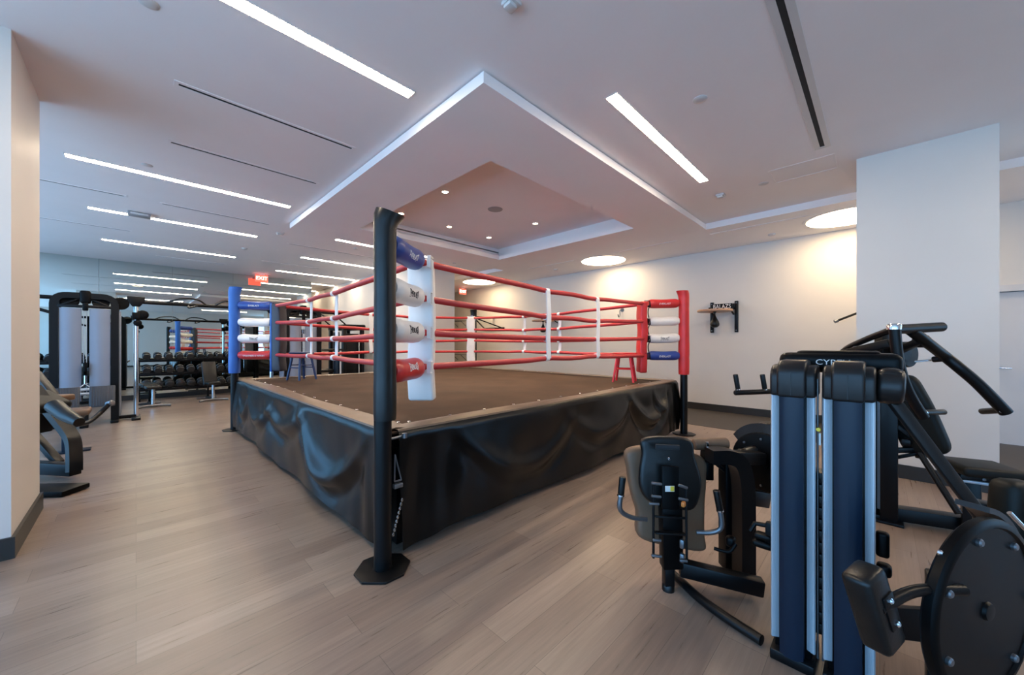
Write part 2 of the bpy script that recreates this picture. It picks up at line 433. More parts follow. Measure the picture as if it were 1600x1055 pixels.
# ------------------------------------------------------------------ ceiling fittings
def linear(u0, u1, v, label):
    w = .047
    t = thing('linear_ceiling_light', label, 'ceiling light', ((u0 + u1) / 2, v, CZ - .004), 'recessed linear lights')
    b = nb()
    bb(b, (u0 - .012, v - w - .012, CZ - .004), (u1 + .012, v - w, CZ)); bb(b, (u0 - .012, v + w, CZ - .004), (u1 + .012, v + w + .012, CZ))
    bb(b, (u0 - .012, v - w, CZ - .004), (u0, v + w, CZ)); bb(b, (u1, v - w, CZ - .004), (u1 + .012, v + w, CZ))
    obj('frame', b, 'plastic', t)
    b = nb(); bb(b, (u0, v - w, CZ - .006), (u1, v + w, CZ)); obj('diffuser', b, 'lamp', t)
linear(-.54, 1.595, 2.75, 'long linear ceiling light cut off by the picture top, ending beside the soffit corner')
linear(2.77, 5.04, 1.58, 'linear ceiling light near the wide air slot, beside the soffit')
linear(-.54, 1.62, 6.29, 'linear ceiling light ending at the far corner of the soffit')
linear(-.51, 1.62, 8.47, 'linear ceiling light with a grey box clipped on it')
linear(-.47, 1.65, 10.84, 'linear ceiling light closest in front of the mirror wall, over the cable tower')
linear(2.76, 4.96, 7.59, 'linear ceiling light partly behind the near black ring post, closest to the soffit')
linear(2.75, 4.94, 9.73, 'linear ceiling light running into the near black ring post, second past the soffit')
linear(2.75, 4.90, 11.98, 'linear ceiling light by the red exit sign, last before the mirror end')
linear(2.77, 5.0, -2.2, 'added linear ceiling light, unseen, over the nearest machines')  # unseen lamp, added to light the white column
linear(4.12, 4.90, 15.6, 'added short linear ceiling light brightening the far end of the passage')  # lamp added to brighten the end of the passage
linear(4.12, 4.90, 13.7, 'short linear ceiling light in the passage past the mirror end')

def slot(u0, u1, v, label, z=CZ, w=.016, fw=.028, alongv=False, fm='ceil'):
    c = ((u0 + u1) / 2, v) if not alongv else (v, (u0 + u1) / 2)
    t = thing('air_diffuser', label, 'air vent', (c[0], c[1], z - .004), 'slot air diffusers')
    def q(b, a0, a1, c0, c1, z0, z1):
        if alongv: bb(b, (c0, a0, z0), (c1, a1, z1))
        else: bb(b, (a0, c0, z0), (a1, c1, z1))
    b = nb(); q(b, u0 - fw, u1 + fw, v - w - fw, v - w, z - .005, z); q(b, u0 - fw, u1 + fw, v + w, v + w + fw, z - .005, z); q(b, u0 - fw, u0, v - w, v + w, z - .005, z); q(b, u1, u1 + fw, v - w, v + w, z - .005, z)
    obj('frame', b, fm, t)
    b = nb(); q(b, u0, u1, v - w, v + w, z - .002, z); obj('slot', b, 'dark', t)
slot(.237, 1.594, 3.945, 'thin ceiling air slot nearest the picture top, pointing at the soffit edge')
slot(.25, 1.62, 5.13, 'thin ceiling air slot second from the top, just short of the soffit edge')
slot(-1.5, -.12, 7.46, 'thin ceiling air slot beside the tan column, level with the lit strip')
slot(.27, 1.61, 7.47, 'thin ceiling air slot above the light with the grey box')
slot(-1.5, -.085, 9.7, 'thin ceiling air slot beside the tan column, next to the mirror edge')
slot(.34, 1.6, 11.98, 'thin ceiling air slot just in front of the mirror, over the dumbbell rack')
slot(2.2, 4.2, 8.6, 'thin ceiling air slot between two lights behind the black post')
slot(2.2, 3.5, 10.85, 'thin ceiling air slot over the blue corner post')
slot(2.0, 5.02, .425, 'wide ceiling air slot with broad white frame above the twin towers', w=.019, fw=.046, fm='plastic')
slot(.70, 2.13, 7.2, 'air slot in the dropped ceiling strip, beside the white column', DZ, .008, .02, True)
slot(2.75, 4.05, 7.2, 'air slot in the dropped ceiling strip, by the middle round light', DZ, .008, .02, True)
slot(5.1, 6.5, 7.2, 'air slot in the dropped ceiling strip, over the far ring post', DZ, .008, .02, True)

def disc_light(u, v, r, label):
    t = thing('round_ceiling_light', label, 'ceiling light', (u, v, DZ - .004), 'large round lights')
    b = nb(); lathe(b, [(r + .05, 0), (r + .05, -.006), (r, -.006), (r, 0)], Matrix.Translation((u, v, DZ)), 48); obj('trim_ring', b, 'ceil', t)
    b = nb(); lathe(b, [(0, -.004), (r, -.004), (r, 0), (0, 0)], Matrix.Translation((u, v, DZ)), 48); obj('diffuser', b, 'lampwarm', t)
disc_light(7.72, .36, .5, 'large round ceiling light half hidden by the white column')
disc_light(7.72, 4.62, .5, 'large round ceiling light above the blank wall, middle one')
disc_light(7.62, 9.0, .5, 'large round ceiling light furthest away, over the red ropes')
disc_light(7.72, -3.9, .5, 'large round ceiling light past the door')

names = {(0, 1): 'recess downlight in the near row, middle', }
for iu, u in enumerate((3.22, 4.23, 5.25)):
    for iv, v in enumerate((3.33, 4.58, 5.88)):
        z = CZ + .2
        if (iu, iv) == (1, 1):
            b = nb(); lathe(b, [(0, -.012), (.09, -.012), (.12, -.006), (.125, 0), (0, 0)], Matrix.Translation((u, v, z)), 28)
            tag(obj('ceiling_speaker', b, 'greyplastic', None, (u, v, z)), 'round grey speaker grille at the centre of the ceiling recess', 'speaker'); continue
        lab = 'small recessed downlight, %s along the %s row of the ceiling recess' % (ORD[iv], ('near', 'middle', 'far')[iu])
        t = thing('downlight', lab, 'downlight', (u, v, z - .004), 'downlights in the recess')
        b = nb(); lathe(b, [(.062, 0), (.062, -.006), (.045, -.006), (.045, 0)], Matrix.Translation((u, v, z)), 24); obj('trim_ring', b, 'plastic', t)
        b = nb(); lathe(b, [(0, -.003), (.045, -.003), (.045, 0), (0, 0)], Matrix.Translation((u, v, z)), 24); obj('lens', b, 'down', t)
        L = bpy.data.lights.new('downlight_lamp', 'SPOT'); L.energy = 40; L.color = (1, .80, .58); L.spot_size = 1.9; L.spot_blend = .6; L.shadow_soft_size = .05
        lo = bpy.data.objects.new('downlight_lamp', L); C.objects.link(lo); lo.location = (u, v, z - .02)

def ceil_disc(x, y, label, name='ceiling_detector', r=.05, h=.03, z=CZ, m='plastic', cat='detector'):
    p = onz(x, y, z)
    b = nb(); lathe(b, [(0, -h), (r * .55, -h), (r * .8, -h * .7), (r, -h * .3), (r, 0), (0, 0)], Matrix.Translation((p.x, p.y, z)), 24)
    return tag(obj(name, b, m, None, (p.x, p.y, z)), label, cat)
ceil_disc(1094, 155, 'small white round cover in the ceiling beside the linear light', 'ceiling_sprinkler', .055, .012, cat='sprinkler')
ceil_disc(1193, 287, 'flat round cover in the ceiling between detector and column', 'ceiling_sprinkler', .055, .008, cat='sprinkler')
ceil_disc(232, 4, 'round cover at the top edge of the picture above the tan column', 'ceiling_sprinkler', .05, .01, cat='sprinkler')
ceil_disc(230, 258, 'round cover between two linear lights near the tan column', 'ceiling_sprinkler', .05, .01, cat='sprinkler')
ceil_disc(382, 388, 'small round sprinkler past the soffit corner', 'ceiling_sprinkler', .055, .03, cat='sprinkler')
ceil_disc(556, 388, 'small round sprinkler beside the near black post', 'ceiling_sprinkler', .05, .02, cat='sprinkler')
ceil_disc(710, 411, 'small round sprinkler just behind the soffit', 'ceiling_sprinkler', .05, .02, cat='sprinkler')
ceil_disc(1206, 366, 'small detector in the dropped strip near its air slot', r=.06, z=DZ)
ceil_disc(868, 421, 'small detector in the dropped strip above the red ropes', r=.06, z=DZ)
ceil_disc(787, 435, 'tiny detector in the dropped strip beside the furthest round light', r=.06, z=DZ)
def det(x, y, label, s):
    p = onz(x, y, CZ); t = thing('ceiling_sensor', label, 'sensor', (p.x, p.y, CZ - .05))
    b = nb(); box(b, (p.x, p.y, CZ - .012), s + (.024,), None, .006); obj('base', b, 'plastic', t)
    b = nb(); box(b, (p.x - .01, p.y, CZ - .036), (s[0] * .7, s[1] * .7, .026), None, .01); obj('lens_housing', b, 'plastic', t)
    b = nb(); box(b, (p.x - s[0] * .36, p.y - .012, CZ - .036), (.012, .012, .012)); box(b, (p.x - s[0] * .36, p.y + .014, CZ - .036), (.012, .012, .012)); obj('sensor_eye', b, 'dark', t)
det(1126, 304, 'white sensor box on the ceiling beyond the linear light', (.10, .10))
det(438, 364, 'white sensor box on the ceiling beside the soffit corner', (.12, .08))
det(799, 3, 'white sensor box at the very top of the picture', (.09, .09))
p = onz(218, 333, CZ)
t = thing('emergency_ceiling_light', 'grey box fitting clipped across a linear ceiling light', 'emergency light', (p.x, p.y, CZ - .06))
b = nb(); box(b, (p.x, p.y, CZ - .032), (.26, .13, .056), None, .008); obj('housing', b, 'greyplastic', t)
b = nb(); box(b, (p.x, p.y - .067, CZ - .03), (.2, .006, .03), None, .002); obj('lens', b, 'plastic', t)
# access panel outline
b = nb(); a0, a1, c0, c1 = 5.3, 5.75, .35, .95
for lo, hi in (((a0, c0, 0), (a0 + .008, c1, 0)), ((a1 - .008, c0, 0), (a1, c1, 0)), ((a0, c0, 0), (a1, c0 + .008, 0)), ((a0, c1 - .008, 0), (a1, c1, 0))):
    bb(b, (lo[0], lo[1], CZ - .003), (hi[0], hi[1], CZ))
tag(obj('ceiling_access_panel', b, 'ceil', None, (a0, c0, CZ)), 'faint outline of an access panel in the ceiling past the wide air slot', 'access panel')

def exit_sign(u, v, z, w, h, label):
    t = thing('exit_sign', label, 'exit sign', (u, v, z), 'exit signs')
    b = nb(); box(b, (u, v, z), (w, .03, h), None, .005); obj('housing', b, 'exitred', t)
    b = nb(); box(b, (u, v, z + h / 2 + .03), (.12, .03, .06)); obj('mount', b, 'plastic', t)
    obj('lettering', text_bm('EXIT', h * .72, frame((u, v - .018, z), (0, -1, 0), (1, 0, 0)), .002), 'exitw', t)
exit_sign(2.59, 12.9, 3.33, .32, .2, 'red lit exit sign hanging in front of the mirror wall')
exit_sign(7.9, 10.2, 3.21, .28, .19, 'red lit exit sign under the dropped strip near the furthest round light')

# ------------------------------------------------------------------ boxing ring
ring = thing('boxing_ring', 'raised boxing ring with black vinyl skirt, red ropes and four padded corner posts', 'boxing ring', (3.6, 4.8, 0))
PN, PL, PR, PF = V((1.08, 2.2, 0)), V((1.13, 7.5, 0)), V((6.0, 2.17, 0)), V((6.1, 7.42, 0))
posts = [('N', PN, V((1, 1, 0)), 2.235, 'vinyl'), ('L', PL, V((1, -1, 0)), 2.33, 'postblue'), ('R', PR, V((-1, 1, 0)), 2.23, 'red'), ('F', PF, V((-1, -1, 0)), 2.28, 'vinyl')]
PZ = .815
RX0, RX1, RY0, RY1 = 1.17, 6.0, 2.29, 7.40
b = nb()
bb(b, (RX0 + .06, RY0 + .06, PZ - .12), (RX1 - .06, RY1 - .06, PZ - .012))
obj('platform_deck', b, 'satin', ring)
for x in (RX0 + .15, (RX0 + RX1) / 2, RX1 - .15):
    for y in (RY0 + .15, (RY0 + RY1) / 2, RY1 - .15):
        b = nb(); bb(b, (x - .04, y - .04, 0), (x + .04, y + .04, PZ - .12)); obj('platform_leg', b, 'steel', ring)
# canvas: slightly uneven sheet
b = nb(); nx, ny = 40, 40
vs = [[b.verts.new((RX0 + (RX1 - RX0) * i / nx, RY0 + (RY1 - RY0) * j / ny, PZ + .004 * math.sin(i * .9 + j * .3) * math.sin(j * .7))) for j in range(ny + 1)] for i in range(nx + 1)]
for i in range(nx):
    for j in range(ny): b.faces.new((vs[i][j], vs[i + 1][j], vs[i + 1][j + 1], vs[i][j + 1]))
e = bmesh.ops.extrude_face_region(b, geom=b.faces[:]); 
for v in [g for g in e['geom'] if isinstance(g, bmesh.types.BMVert)]: v.co.z -= .012
canvas = obj('canvas', b, 'canvas', ring)

def apron(a, bpt, out, seed, swags):
    """skirt from a to b (along the edge), hanging outwards along out, with its brown top flap"""
    rnd = random.Random(seed); a, bpt = V(a), V(bpt); L = (bpt - a).length; d = (bpt - a) / L; out = V(out)
    n, mz = 150, 26; zb = .06
    ph = [rnd.uniform(0, 6.28) for _ in range(6)]
    def disp(s, k):                 # k: 0 top .. 1 bottom
        x = s * L; env = math.sin(min(1, k * 1.6) * PI / 2)
        f = .020 * math.sin(3.3 * x + ph[0] + 2.6 * k) + .009 * math.sin(6.1 * x + ph[1] - 3.4 * k) + .003 * math.sin(13 * x + ph[2] + 5 * k)
        for (c, w, dep, amp_, sk) in swags:      # draped arcs hanging between two points
            amp = amp_ * 1.5; t = (x - c) / w
            if abs(t) < 1.2:
                arc = dep * (1 - t * t) + .08 + sk * t
                q = (k - arc) / .13
                f += amp * math.exp(-q * q) * max(0, 1 - t * t / 1.44) - amp * .6 * math.exp(-((k - arc - .16) / .1) ** 2) * max(0, 1 - t * t / 1.44)
        # gathered pleats close to both ends
        for s0, sg in ((0, 1), (L, -1)):
            q = abs(x - s0)
            f += .012 * math.exp(-q / .35) * math.sin(26 * q + 2 * k)
        return .03 + .02 * k + f * env
    g = nb(); rows = []
    for i in range(n + 1):
        s = i / n; col = []
        for j in range(mz + 1):
            k = j / mz
            bot = zb + .015 * math.sin(3.1 * s * L + ph[3]) + .008 * math.sin(8 * s * L + ph[4])
            z = PZ + .002 - (PZ - bot) * k
            o_ = disp(s, k)
            if j == 0: o_ = .012
            col.append(g.verts.new(a + d * (s * L) + out * o_ + UP * z))
        rows.append(col)
    for i in range(n):
        for j in range(mz): g.faces.new((rows[i][j], rows[i + 1][j], rows[i + 1][j + 1], rows[i][j + 1]))
    r = bmesh.ops.extrude_face_region(g, geom=g.faces[:])
    for v in [q for q in r['geom'] if isinstance(q, bmesh.types.BMVert)]: v.co -= out * .006
    sk = obj('apron', g, 'apron', ring, label='black vinyl skirt with sagging folds')
    g = nb(); rows = []; wd = .19
    for i in range(121):
        s = i / 120; x = s * L
        inn = wd * (.9 + .1 * math.sin(2.2 * x + ph[5]))
        m = min(1, x / .25, (L - x) / .25)
        prof = ((.016, -.05), (.018, -.012), (.004, .014), (-inn * .35, .020 + .006 * math.sin(6 * x + ph[2])), (-inn * .7, .017 + .004 * math.sin(8 * x + ph[1])), (-inn, .010))
        rows.append([g.verts.new(a + d * x + out * (o_) + UP * (PZ + h)) for o_, h in prof])
    for r0, r1 in zip(rows, rows[1:]):
        for k in range(len(r0) - 1): g.faces.new((r0[k], r1[k], r1[k + 1], r0[k + 1]))
    r = bmesh.ops.extrude_face_region(g, geom=g.faces[:])
    for v in [q for q in r['geom'] if isinstance(q, bmesh.types.BMVert)]: v.co.z -= .005
    fl = obj('edge_flap', g, 'flap', ring, label='brown flap along the canvas edge')
    ne = int(L / .36)
    for i in range(ne):
        g = nb()
        q = a + d * (L * (i + .5) / ne) - out * (wd * .93) + UP * (PZ + .012)
        lathe(g, [(.010, 0), (.014, .004), (.010, .008), (0, .009)], Matrix.Translation(q), 8)
        obj('eyelet', g, 'chrome', fl)
apron((RX0, RY0 + .03, 0), (RX0, RY1, 0), (-1, 0, 0), 3, [(1.05, .75, .62, .05, -.1), (2.3, .8, .35, .04, .12), (3.5, .7, .5, .035, 0), (4.5, .4, .55, .03, .1)])
apron((RX0 + .06, RY0, 0), (RX1, RY0, 0), (0, -1, 0), 5, [(3.75, .62, .52, .055, .05), (4.1, .22, .35, .04, 0), (2.6, .7, .45, .03, -.1), (1.2, .8, .6, .025, .1)])
apron((RX0, RY1, 0), (RX1, RY1, 0), (0, 1, 0), 9, [(1.6, .7, .5, .04, 0), (3.2, .7, .4, .04, 0)])
apron((RX1, RY0, 0), (RX1, RY1, 0), (1, 0, 0), 11, [(1.6, .7, .5, .04, 0), (3.2, .7, .4, .04, 0)])

RZ = [2.03, 1.755, 1.49, 1.225]
CP = {}
PADCOL = {'N': ['blue', 'white', 'white', 'red'], 'L': ['blue', 'white', 'white', 'red'], 'R': ['red', 'white', 'white', 'blue'], 'F': ['blue', 'white', 'white', 'red']}
for key, p, dg_, top, m in posts:
    dn = dg_.normalized()
    po = nb()
    prof = [(.049 * math.cos(PI / 8 + k * PI / 4), .049 * math.sin(PI / 8 + k * PI / 4)) for k in range(8)]
    lathe(po, [(.053, 0), (.053, top - .03)], Matrix.Translation(p), 24)
    post = obj('corner_post', po, 'steel', ring)
    bp = nb(); a_ = .152; c_ = .07
    prism(bp, [(a_, c_), (c_, a_), (-c_, a_), (-a_, c_), (-a_, -c_), (-c_, -a_), (c_, -a_), (a_, -c_)], .014, Matrix.Translation(p + V((0, 0, .007))) @ Matrix.Rotation(YAW, 4, 'Z'), .003)
    lathe(bp, [(.058, .014), (.058, .02), (.053, .02)], Matrix.Translation(p), 24)
    obj('base_plate', bp, 'steel', post)
    # padded sleeve, quilted bands, open lip at the top leaning inwards
    sl = nb(); prof = []
    R0 = .067 if key == 'N' else .079; zb = .93; n = 34
    for i in range(n + 1):
        t = i / n; z = zb + (top - zb) * t
        band = abs(((t * 5) % 1) - .5) * 2
        r = R0 * (1 - .045 * band ** 10) * (1 + .03 * math.sin(7 * t + p.x))
        if t > .93: r *= 1 + (t - .93) * (4.5 if key == 'N' else 2.2)
        prof.append((r, z))
    lathe(sl, [(R0 * .7, zb)] + prof + [(prof[-1][0] * .86, top), (prof[-1][0] * .7, top - .05), (0, top - .05)], Matrix.Translation(p), 28)
    for v in sl.verts:
        if key == 'N': v.co += RGT * .014
        if v.co.z > top - .12:
            k = (v.co.z - top + .12) / .12
            v.co += dn * .025 * k * k + RGT * (.026 * k * k if key == 'N' else 0)
            v.co.z -= .03 * k * max(-1, min(1, (v.co - p).dot(RGT) / .09)) if key == 'N' else 0
    obj('post_pad', sl, m, post, label={'vinyl': 'black padded sleeve', 'postblue': 'blue padded sleeve', 'red': 'red padded sleeve'}[m])
    cp = {'N': V((1.52, 2.50, 0)), 'L': V((1.60, 7.03, 0))}.get(key, p + dg_ * .42); CP[key] = cp
    # turnbuckle covers
    for i, z in enumerate(RZ):
        pd = (cp - p).normalized(); a = p + pd * .085 + UP * (z + (.01 if i < 3 else .0)); e_ = cp - pd * .035 + UP * z
        tb = nb(); L = (e_ - a).length; ax = (e_ - a).normalized(); r = .078 if key == 'N' else .07
        pts, rs = [], []
        for k in range(13):
            t = k / 12; pts.append(a + ax * (L * t) + V((0, 0, -.006 * math.sin(PI * t))))
            q = min(t, 1 - t); rs.append(r * (.72 + .28 * min(1, math.sqrt(q / .1))) * (1 + .02 * math.sin(9 * t)))
        tube(tb, pts, rs, 18)
        cc = PADCOL[key][i]
        cover = obj('turnbuckle_pad', tb, cc, ring, label='%s padded turnbuckle cover' % cc)
        if key == 'N': nrm = RGT + UP * (-.4, -.2, 0, .2)[i]
        elif key == 'F': nrm = -FWD
        else: nrm = (-FWD * .95 - UP * .2)
        nrm = (nrm - ax * nrm.dot(ax)).normalized()
        mid = (a + e_) / 2; xd = ax if ax.dot(RGT) > -.1 or key == 'N' else -ax
        mm = frame(mid + nrm * (r * 1.005), nrm, xd)
        if cc == 'white': lg = ('EVERLAST', .05, 'logo_dark', .9)
        elif key == 'L' and i == 3: lg = ('GREATNESS IS WITHIN', .034, 'logo_white', 0)
        elif key in 'LR': lg = ('EVERLAST', .040, 'logo_white', 0)
        else: lg = ('EVERLAST', .05, 'logo_white', .9)
        if key == 'F' or (key in 'L' and i == 1) or (key == 'R' and i == 1): continue
        obj('logo', text_bm(lg[0], lg[1], mm, .0012, lg[3], r, xs=.6 if lg[3] else 1.0), lg[2], cover)
    # vertical corner pad behind the ropes
    padm = {'N': 'white', 'L': 'navy', 'R': 'red', 'F': 'white'}[key]
    cb = nb(); zt, z0 = 2.06, .96
    mrot = Matrix.Translation(cp + dn * (.085 if key == 'N' else .06) + UP * (zt + z0) / 2) @ Matrix.Rotation(math.atan2(dn.y, dn.x), 4, 'Z')
    if key == 'R': mrot = mrot @ Matrix.Rotation(-.03, 4, 'X')
    box(cb, (0, 0, 0), (.15 if key == 'L' else .11, .2, zt - z0), mrot, .022, 3)
    bmesh.ops.subdivide_edges(cb, edges=[e for e in cb.edges if e.calc_length() > .6], cuts=14)
    for v in cb.verts:
        v.co += RGT * .005 * math.sin(v.co.z * 9) + dn * .006 * math.sin(v.co.z * 14 + 1)
    cpad = obj('corner_pad', cb, padm, ring, label={'white': 'white hanging corner pad', 'navy': 'navy hanging corner pad with blue edge', 'red': 'red hanging corner pad'}[padm])
    if key == 'L':
        cb = nb(); box(cb, (-.068, -.088, 0), (.03, .034, zt - z0 + .006), mrot, .006, 2); obj('edge_piping', cb, 'postblue', cpad)
    for z in RZ:       # straps that tie the pad to each rope
        c0 = cp + UP * z
        side = mrot.to_3x3() @ V((0, 1, 0))
        for sg in (1, -1):
            if key == 'N' and sg == 1: continue
            lc = nb(); q0 = c0 + side * sg * .08; tube(lc, [q0 + dn * .05 + UP * .04, q0 - dn * .03 + UP * .04, q0 - dn * .036 - UP * .045, q0 + dn * .05 - UP * .045], .01, rect=(.03, .006))
            obj('pad_tie', lc, {'N': 'strap', 'L': 'navy', 'R': 'satin', 'F': 'strap'}[key], cpad)

for key in 'LR':       # black cord laced behind the ropes at the padded corners
    c0 = CP[key]; pts = []
    tow = (dict((k, p) for k, p, *_ in posts)[key] - c0).normalized()
    for i in range(3):
        pts += [c0 + tow * .06 + UP * (RZ[i] - .02), c0 + tow * .035 + UP * ((RZ[i] + RZ[i + 1]) / 2)]
    pts.append(c0 + tow * .06 + UP * RZ[3])
    b = nb(); tube(b, smooth_path(pts), .008, 6); obj('lacing_cord', b, 'satin', ring)
    for i in (1, 2) if key == 'R' else ():
        b = nb(); cyl(b, c0 + tow * .015 + UP * RZ[i], c0 + tow * .075 + UP * RZ[i], .05, 14, .012); obj('cord_wrap', b, 'satin', ring)
def rope(k0, k1, i, off, sag):
    a = CP[k0] + UP * RZ[i] + off * .0; bq = CP[k1] + UP * RZ[i]
    d = (bq - a).normalized(); pts = []
    for t in [j / 22 for j in range(23)]:
        q = a.lerp(bq, t)
        s = 4 * t * (1 - t)
        pull = .03 * (math.exp(-((t - .4) / .06) ** 2) + math.exp(-((t - .61) / .06) ** 2)) * (1 if i in (0, 1) else -1 if i == 3 else 0)
        pts.append(q - UP * (sag * s + pull * .5))
    b = nb(); tube(b, pts, .0265, 12); return obj('rope', b, 'redrope', ring, label='red sleeved ring rope')
SAG = [.05, .055, .03, -.01]
for k0, k1 in (('N', 'L'), ('N', 'R'), ('L', 'F'), ('R', 'F')):
    for i in range(4): rope(k0, k1, i, V((0, 0, 0)), SAG[i])
    for t in ((.405, .605) if k1 == 'L' else (.385, .636) if (k0, k1) == ('N', 'R') else (.39, .6)):
        s = 4 * t * (1 - t); q = CP[k0].lerp(CP[k1], t); d = (CP[k1] - CP[k0]).normalized(); nrm = V((d.y, -d.x, 0))
        b = nb(); zs = [RZ[i] - SAG[i] * s - .015 * (1 if i < 2 else -1 if i == 3 else 0) for i in range(4)]
        for i in range(4):
            c0 = q + UP * zs[i]
            prof = [(math.cos(2 * PI * k / 12) * .033, math.sin(2 * PI * k / 12) * .033) for k in range(12)]
            prism(b, prof, .055, frame(c0, d, nrm))
        for i in range(3):
            z1, z0 = zs[i], zs[i + 1]; pts = []
            for j in range(7):
                u_ = j / 6; pts.append(q + d * (.016 * (u_ - .5) * (1 if i % 2 == 0 else -1)) + nrm * .030 + UP * (z1 + (z0 - z1) * u_))
            rings = []
            for c_ in pts: rings.append([b.verts.new(c_ + d * x * .033 + nrm * y * .006) for x, y in ((-1, -1), (1, -1), (1, 1), (-1, 1))])
            for r0, r1 in zip(rings, rings[1:]):
                for m_ in range(4): b.faces.new((r0[m_], r0[(m_ + 1) % 4], r1[(m_ + 1) % 4], r1[m_]))
        o = obj('rope_spacer', b, 'strap', ring, label='white strap tying the four ropes together')
# turnbuckle hardware and tension chain by the near post
b = nb(); c0 = P(621, 683, 2.36)
cyl(b, PN + V((.05, .0, .80)), PN + V((.16, .02, .80)), .008); lathe(b, [(.016, 0), (.016, .03), (0, .032)], frame(PN + V((.15, .0, .79)), (0, 0, 1)), 10)
q0, q1, q2 = PN + V((.075, -.012, .70)), PN + V((.115, -.02, .53)), PN + V((.07, -.015, .53))
tube(b, [q0, q1], .005, 6); tube(b, [q0, q2], .005, 6); tube(b, [q1, q2], .006, 6); box(b, (q1 + q2) / 2 + V((0, 0, -.03)), (.06, .03, .03), None, .006)
obj('turnbuckle', b, 'grey_metal', ring)
b = nb(); s0, s1 = PN + V((.06, -.02, .2)), PN + V((.12, -.02, .40))
for i in range(9):
    c_ = s0.lerp(s1, i / 8); tube(b, [c_ + V((0, 0, .011 * math.cos(k * PI / 4))) + V((.007, .005, 0)) * math.sin(k * PI / 4) for k in range(9)], .003, 5, False)
obj('tension_chain', b, 'chrome', ring)

def stool(loc, m, label):
    t = thing('ring_stool', label, 'stool', loc)
    o = V(loc)
    b = nb(); lathe(b, [(0, .415), (.15, .415), (.18, .425), (.185, .438), (.18, .448), (.12, .452), (0, .445)], Matrix.Translation(o), 26); obj('seat', b, m, t)
    f = []
    for k in range(4):
        a = YAW + PI / 4 * 0 + k * PI / 2 + .35
        d = V((math.cos(a), math.sin(a), 0)); f.append(d)
        b = nb(); tube(b, [o + d * .21 + UP * .001, o + d * .125 + UP * .43], [.017, .02], 10); obj('leg', b, m, t)
    for k in range(4):
        z = .2 if k % 2 else .24; r = .21 - .085 * z / .43
        b = nb(); cyl(b, o + f[k] * r + UP * z, o + f[(k + 1) % 4] * r + UP * z, .010, 8); obj('stretcher', b, m, t)
stool((5.30, 2.80, PZ + .0075), 'redpaint', 'red wooden stool standing on the canvas beside the red corner pad')
stool((1.90, 6.70, PZ + .0075), 'bluepaint', 'dark blue stool standing on the canvas near the blue corner')

# ------------------------------------------------------------------ wall fittings on the white wall
def speed_bag(v, label, words):
    uw = U1; t = thing('speed_bag_platform', label, 'speed bag platform', (uw, v, 1.65), 'speed bag platforms')
    for s in (.225, -.225):
        b = nb(); bb(b, (uw - .05, v + s - .03, 1.64), (uw - .001, v + s + .03, 2.27), .004); rl = obj('wall_rail', b, 'steel', t)
        for z in (1.68, 2.23):
            b = nb(); lathe(b, [(.012, 0), (.012, .008), (0, .009)], frame((uw - .05, v + s, z), (-1, 0, 0)), 8); obj('bolt_head', b, 'grey_metal', rl)
        b = nb(); bb(b, (uw - .34, v + s * .8 - .02, 2.1), (uw - .05, v + s * .8 + .02, 2.14), .003); beam(b, (uw - .30, v + s * .8, 2.1), (uw - .05, v + s * .8, 2.0), .03, .02); box(b, (uw - .09, v + s * .8, 2.17), (.08, .07, .09), None, .01); obj('support_arm', b, 'steel', t)
    b = nb(); lathe(b, [(0, 0), (.31, 0), (.315, .006), (.315, .032), (.31, .038), (0, .038)], Matrix.Translation((uw - .42, v + .06, 2.045)), 48); obj('board', b, 'woodboard', t)
    b = nb(); bb(b, (uw - .36, v - .23, 2.085), (uw - .33, v + .13, 2.20), .003); pl = obj('sign_plate', b, 'satin', t)
    if words: obj('lettering', text_bm(words, .118, frame((uw - .362, v - .05, 2.142), (-1, 0, 0), (0, -1, 0)), .002, xs=.78), 'logo_white', pl)
    b = nb(); cyl(b, (uw - .42, v + .06, 2.05), (uw - .42, v + .06, 1.985), .012); lathe(b, [(.03, 2.045), (.03, 2.03), (.012, 2.02)], Matrix.Translation((uw - .42, v + .06, 0)), 14); obj('swivel', b, 'steel', t)
    b = nb(); lathe(b, [(0, 1.73), (.045, 1.735), (.078, 1.765), (.085, 1.80), (.07, 1.85), (.04, 1.91), (.018, 1.96), (.012, 1.99), (0, 1.992)], Matrix.Translation((uw - .42, v + .06, 0)), 20); obj('speed_ball', b, 'vinyl', t)
speed_bag(2.27, 'wall-mounted speed bag platform with a lettered sign, beside the red post', 'BALAZS')
speed_bag(6.7, 'wall-mounted speed bag platform seen through the ropes in mid wall', None)
t = thing('bag_rod_mount', 'black rod on the wall whose end shows beside the white column', 'bag arm', (U1, .3, 1.9))
b = nb(); tube(b, [onu(1309, 501, 8.25), (U1 - .03, -.25, 2.16)], .018, 8); obj('rod', b, 'steel', t)
b = nb(); box(b, (U1 - .015, -.25, 2.16), (.028, .12, .2), None, .004); obj('wall_plate', b, 'steel', t)
b = nb(); q = onu(1309, 501, 8.25); cyl(b, q, q + V((-.02, .04, -.02)), .028); obj('end_fitting', b, 'grey_metal', t)
t = thing('bag_bracket_mount', 'black triangular bag bracket on the wall beside the far black ring post', 'bag bracket', (U1, 9.2, 2.1))
b = nb(); vv = 9.25
beam(b, (U1 - .01, vv, 2.28), (U1 - 1.0, vv, 2.28), .05, .05); obj('arm', b, 'steel', t)
for dv in (.45, -.45):
    b = nb(); beam(b, (U1 - .9, vv, 2.26), (U1 - .02, vv + dv, 1.92), .035, .035); obj('brace', b, 'steel', t)
b = nb(); bb(b, (U1 - .02, vv - .5, 1.86), (U1 - .001, vv + .5, 1.96)); obj('wall_plate', b, 'steel', t)
b = nb(); cyl(b, (U1 - .97, vv, 2.26), (U1 - .97, vv, 2.16), .012); obj('hook', b, 'grey_metal', t)
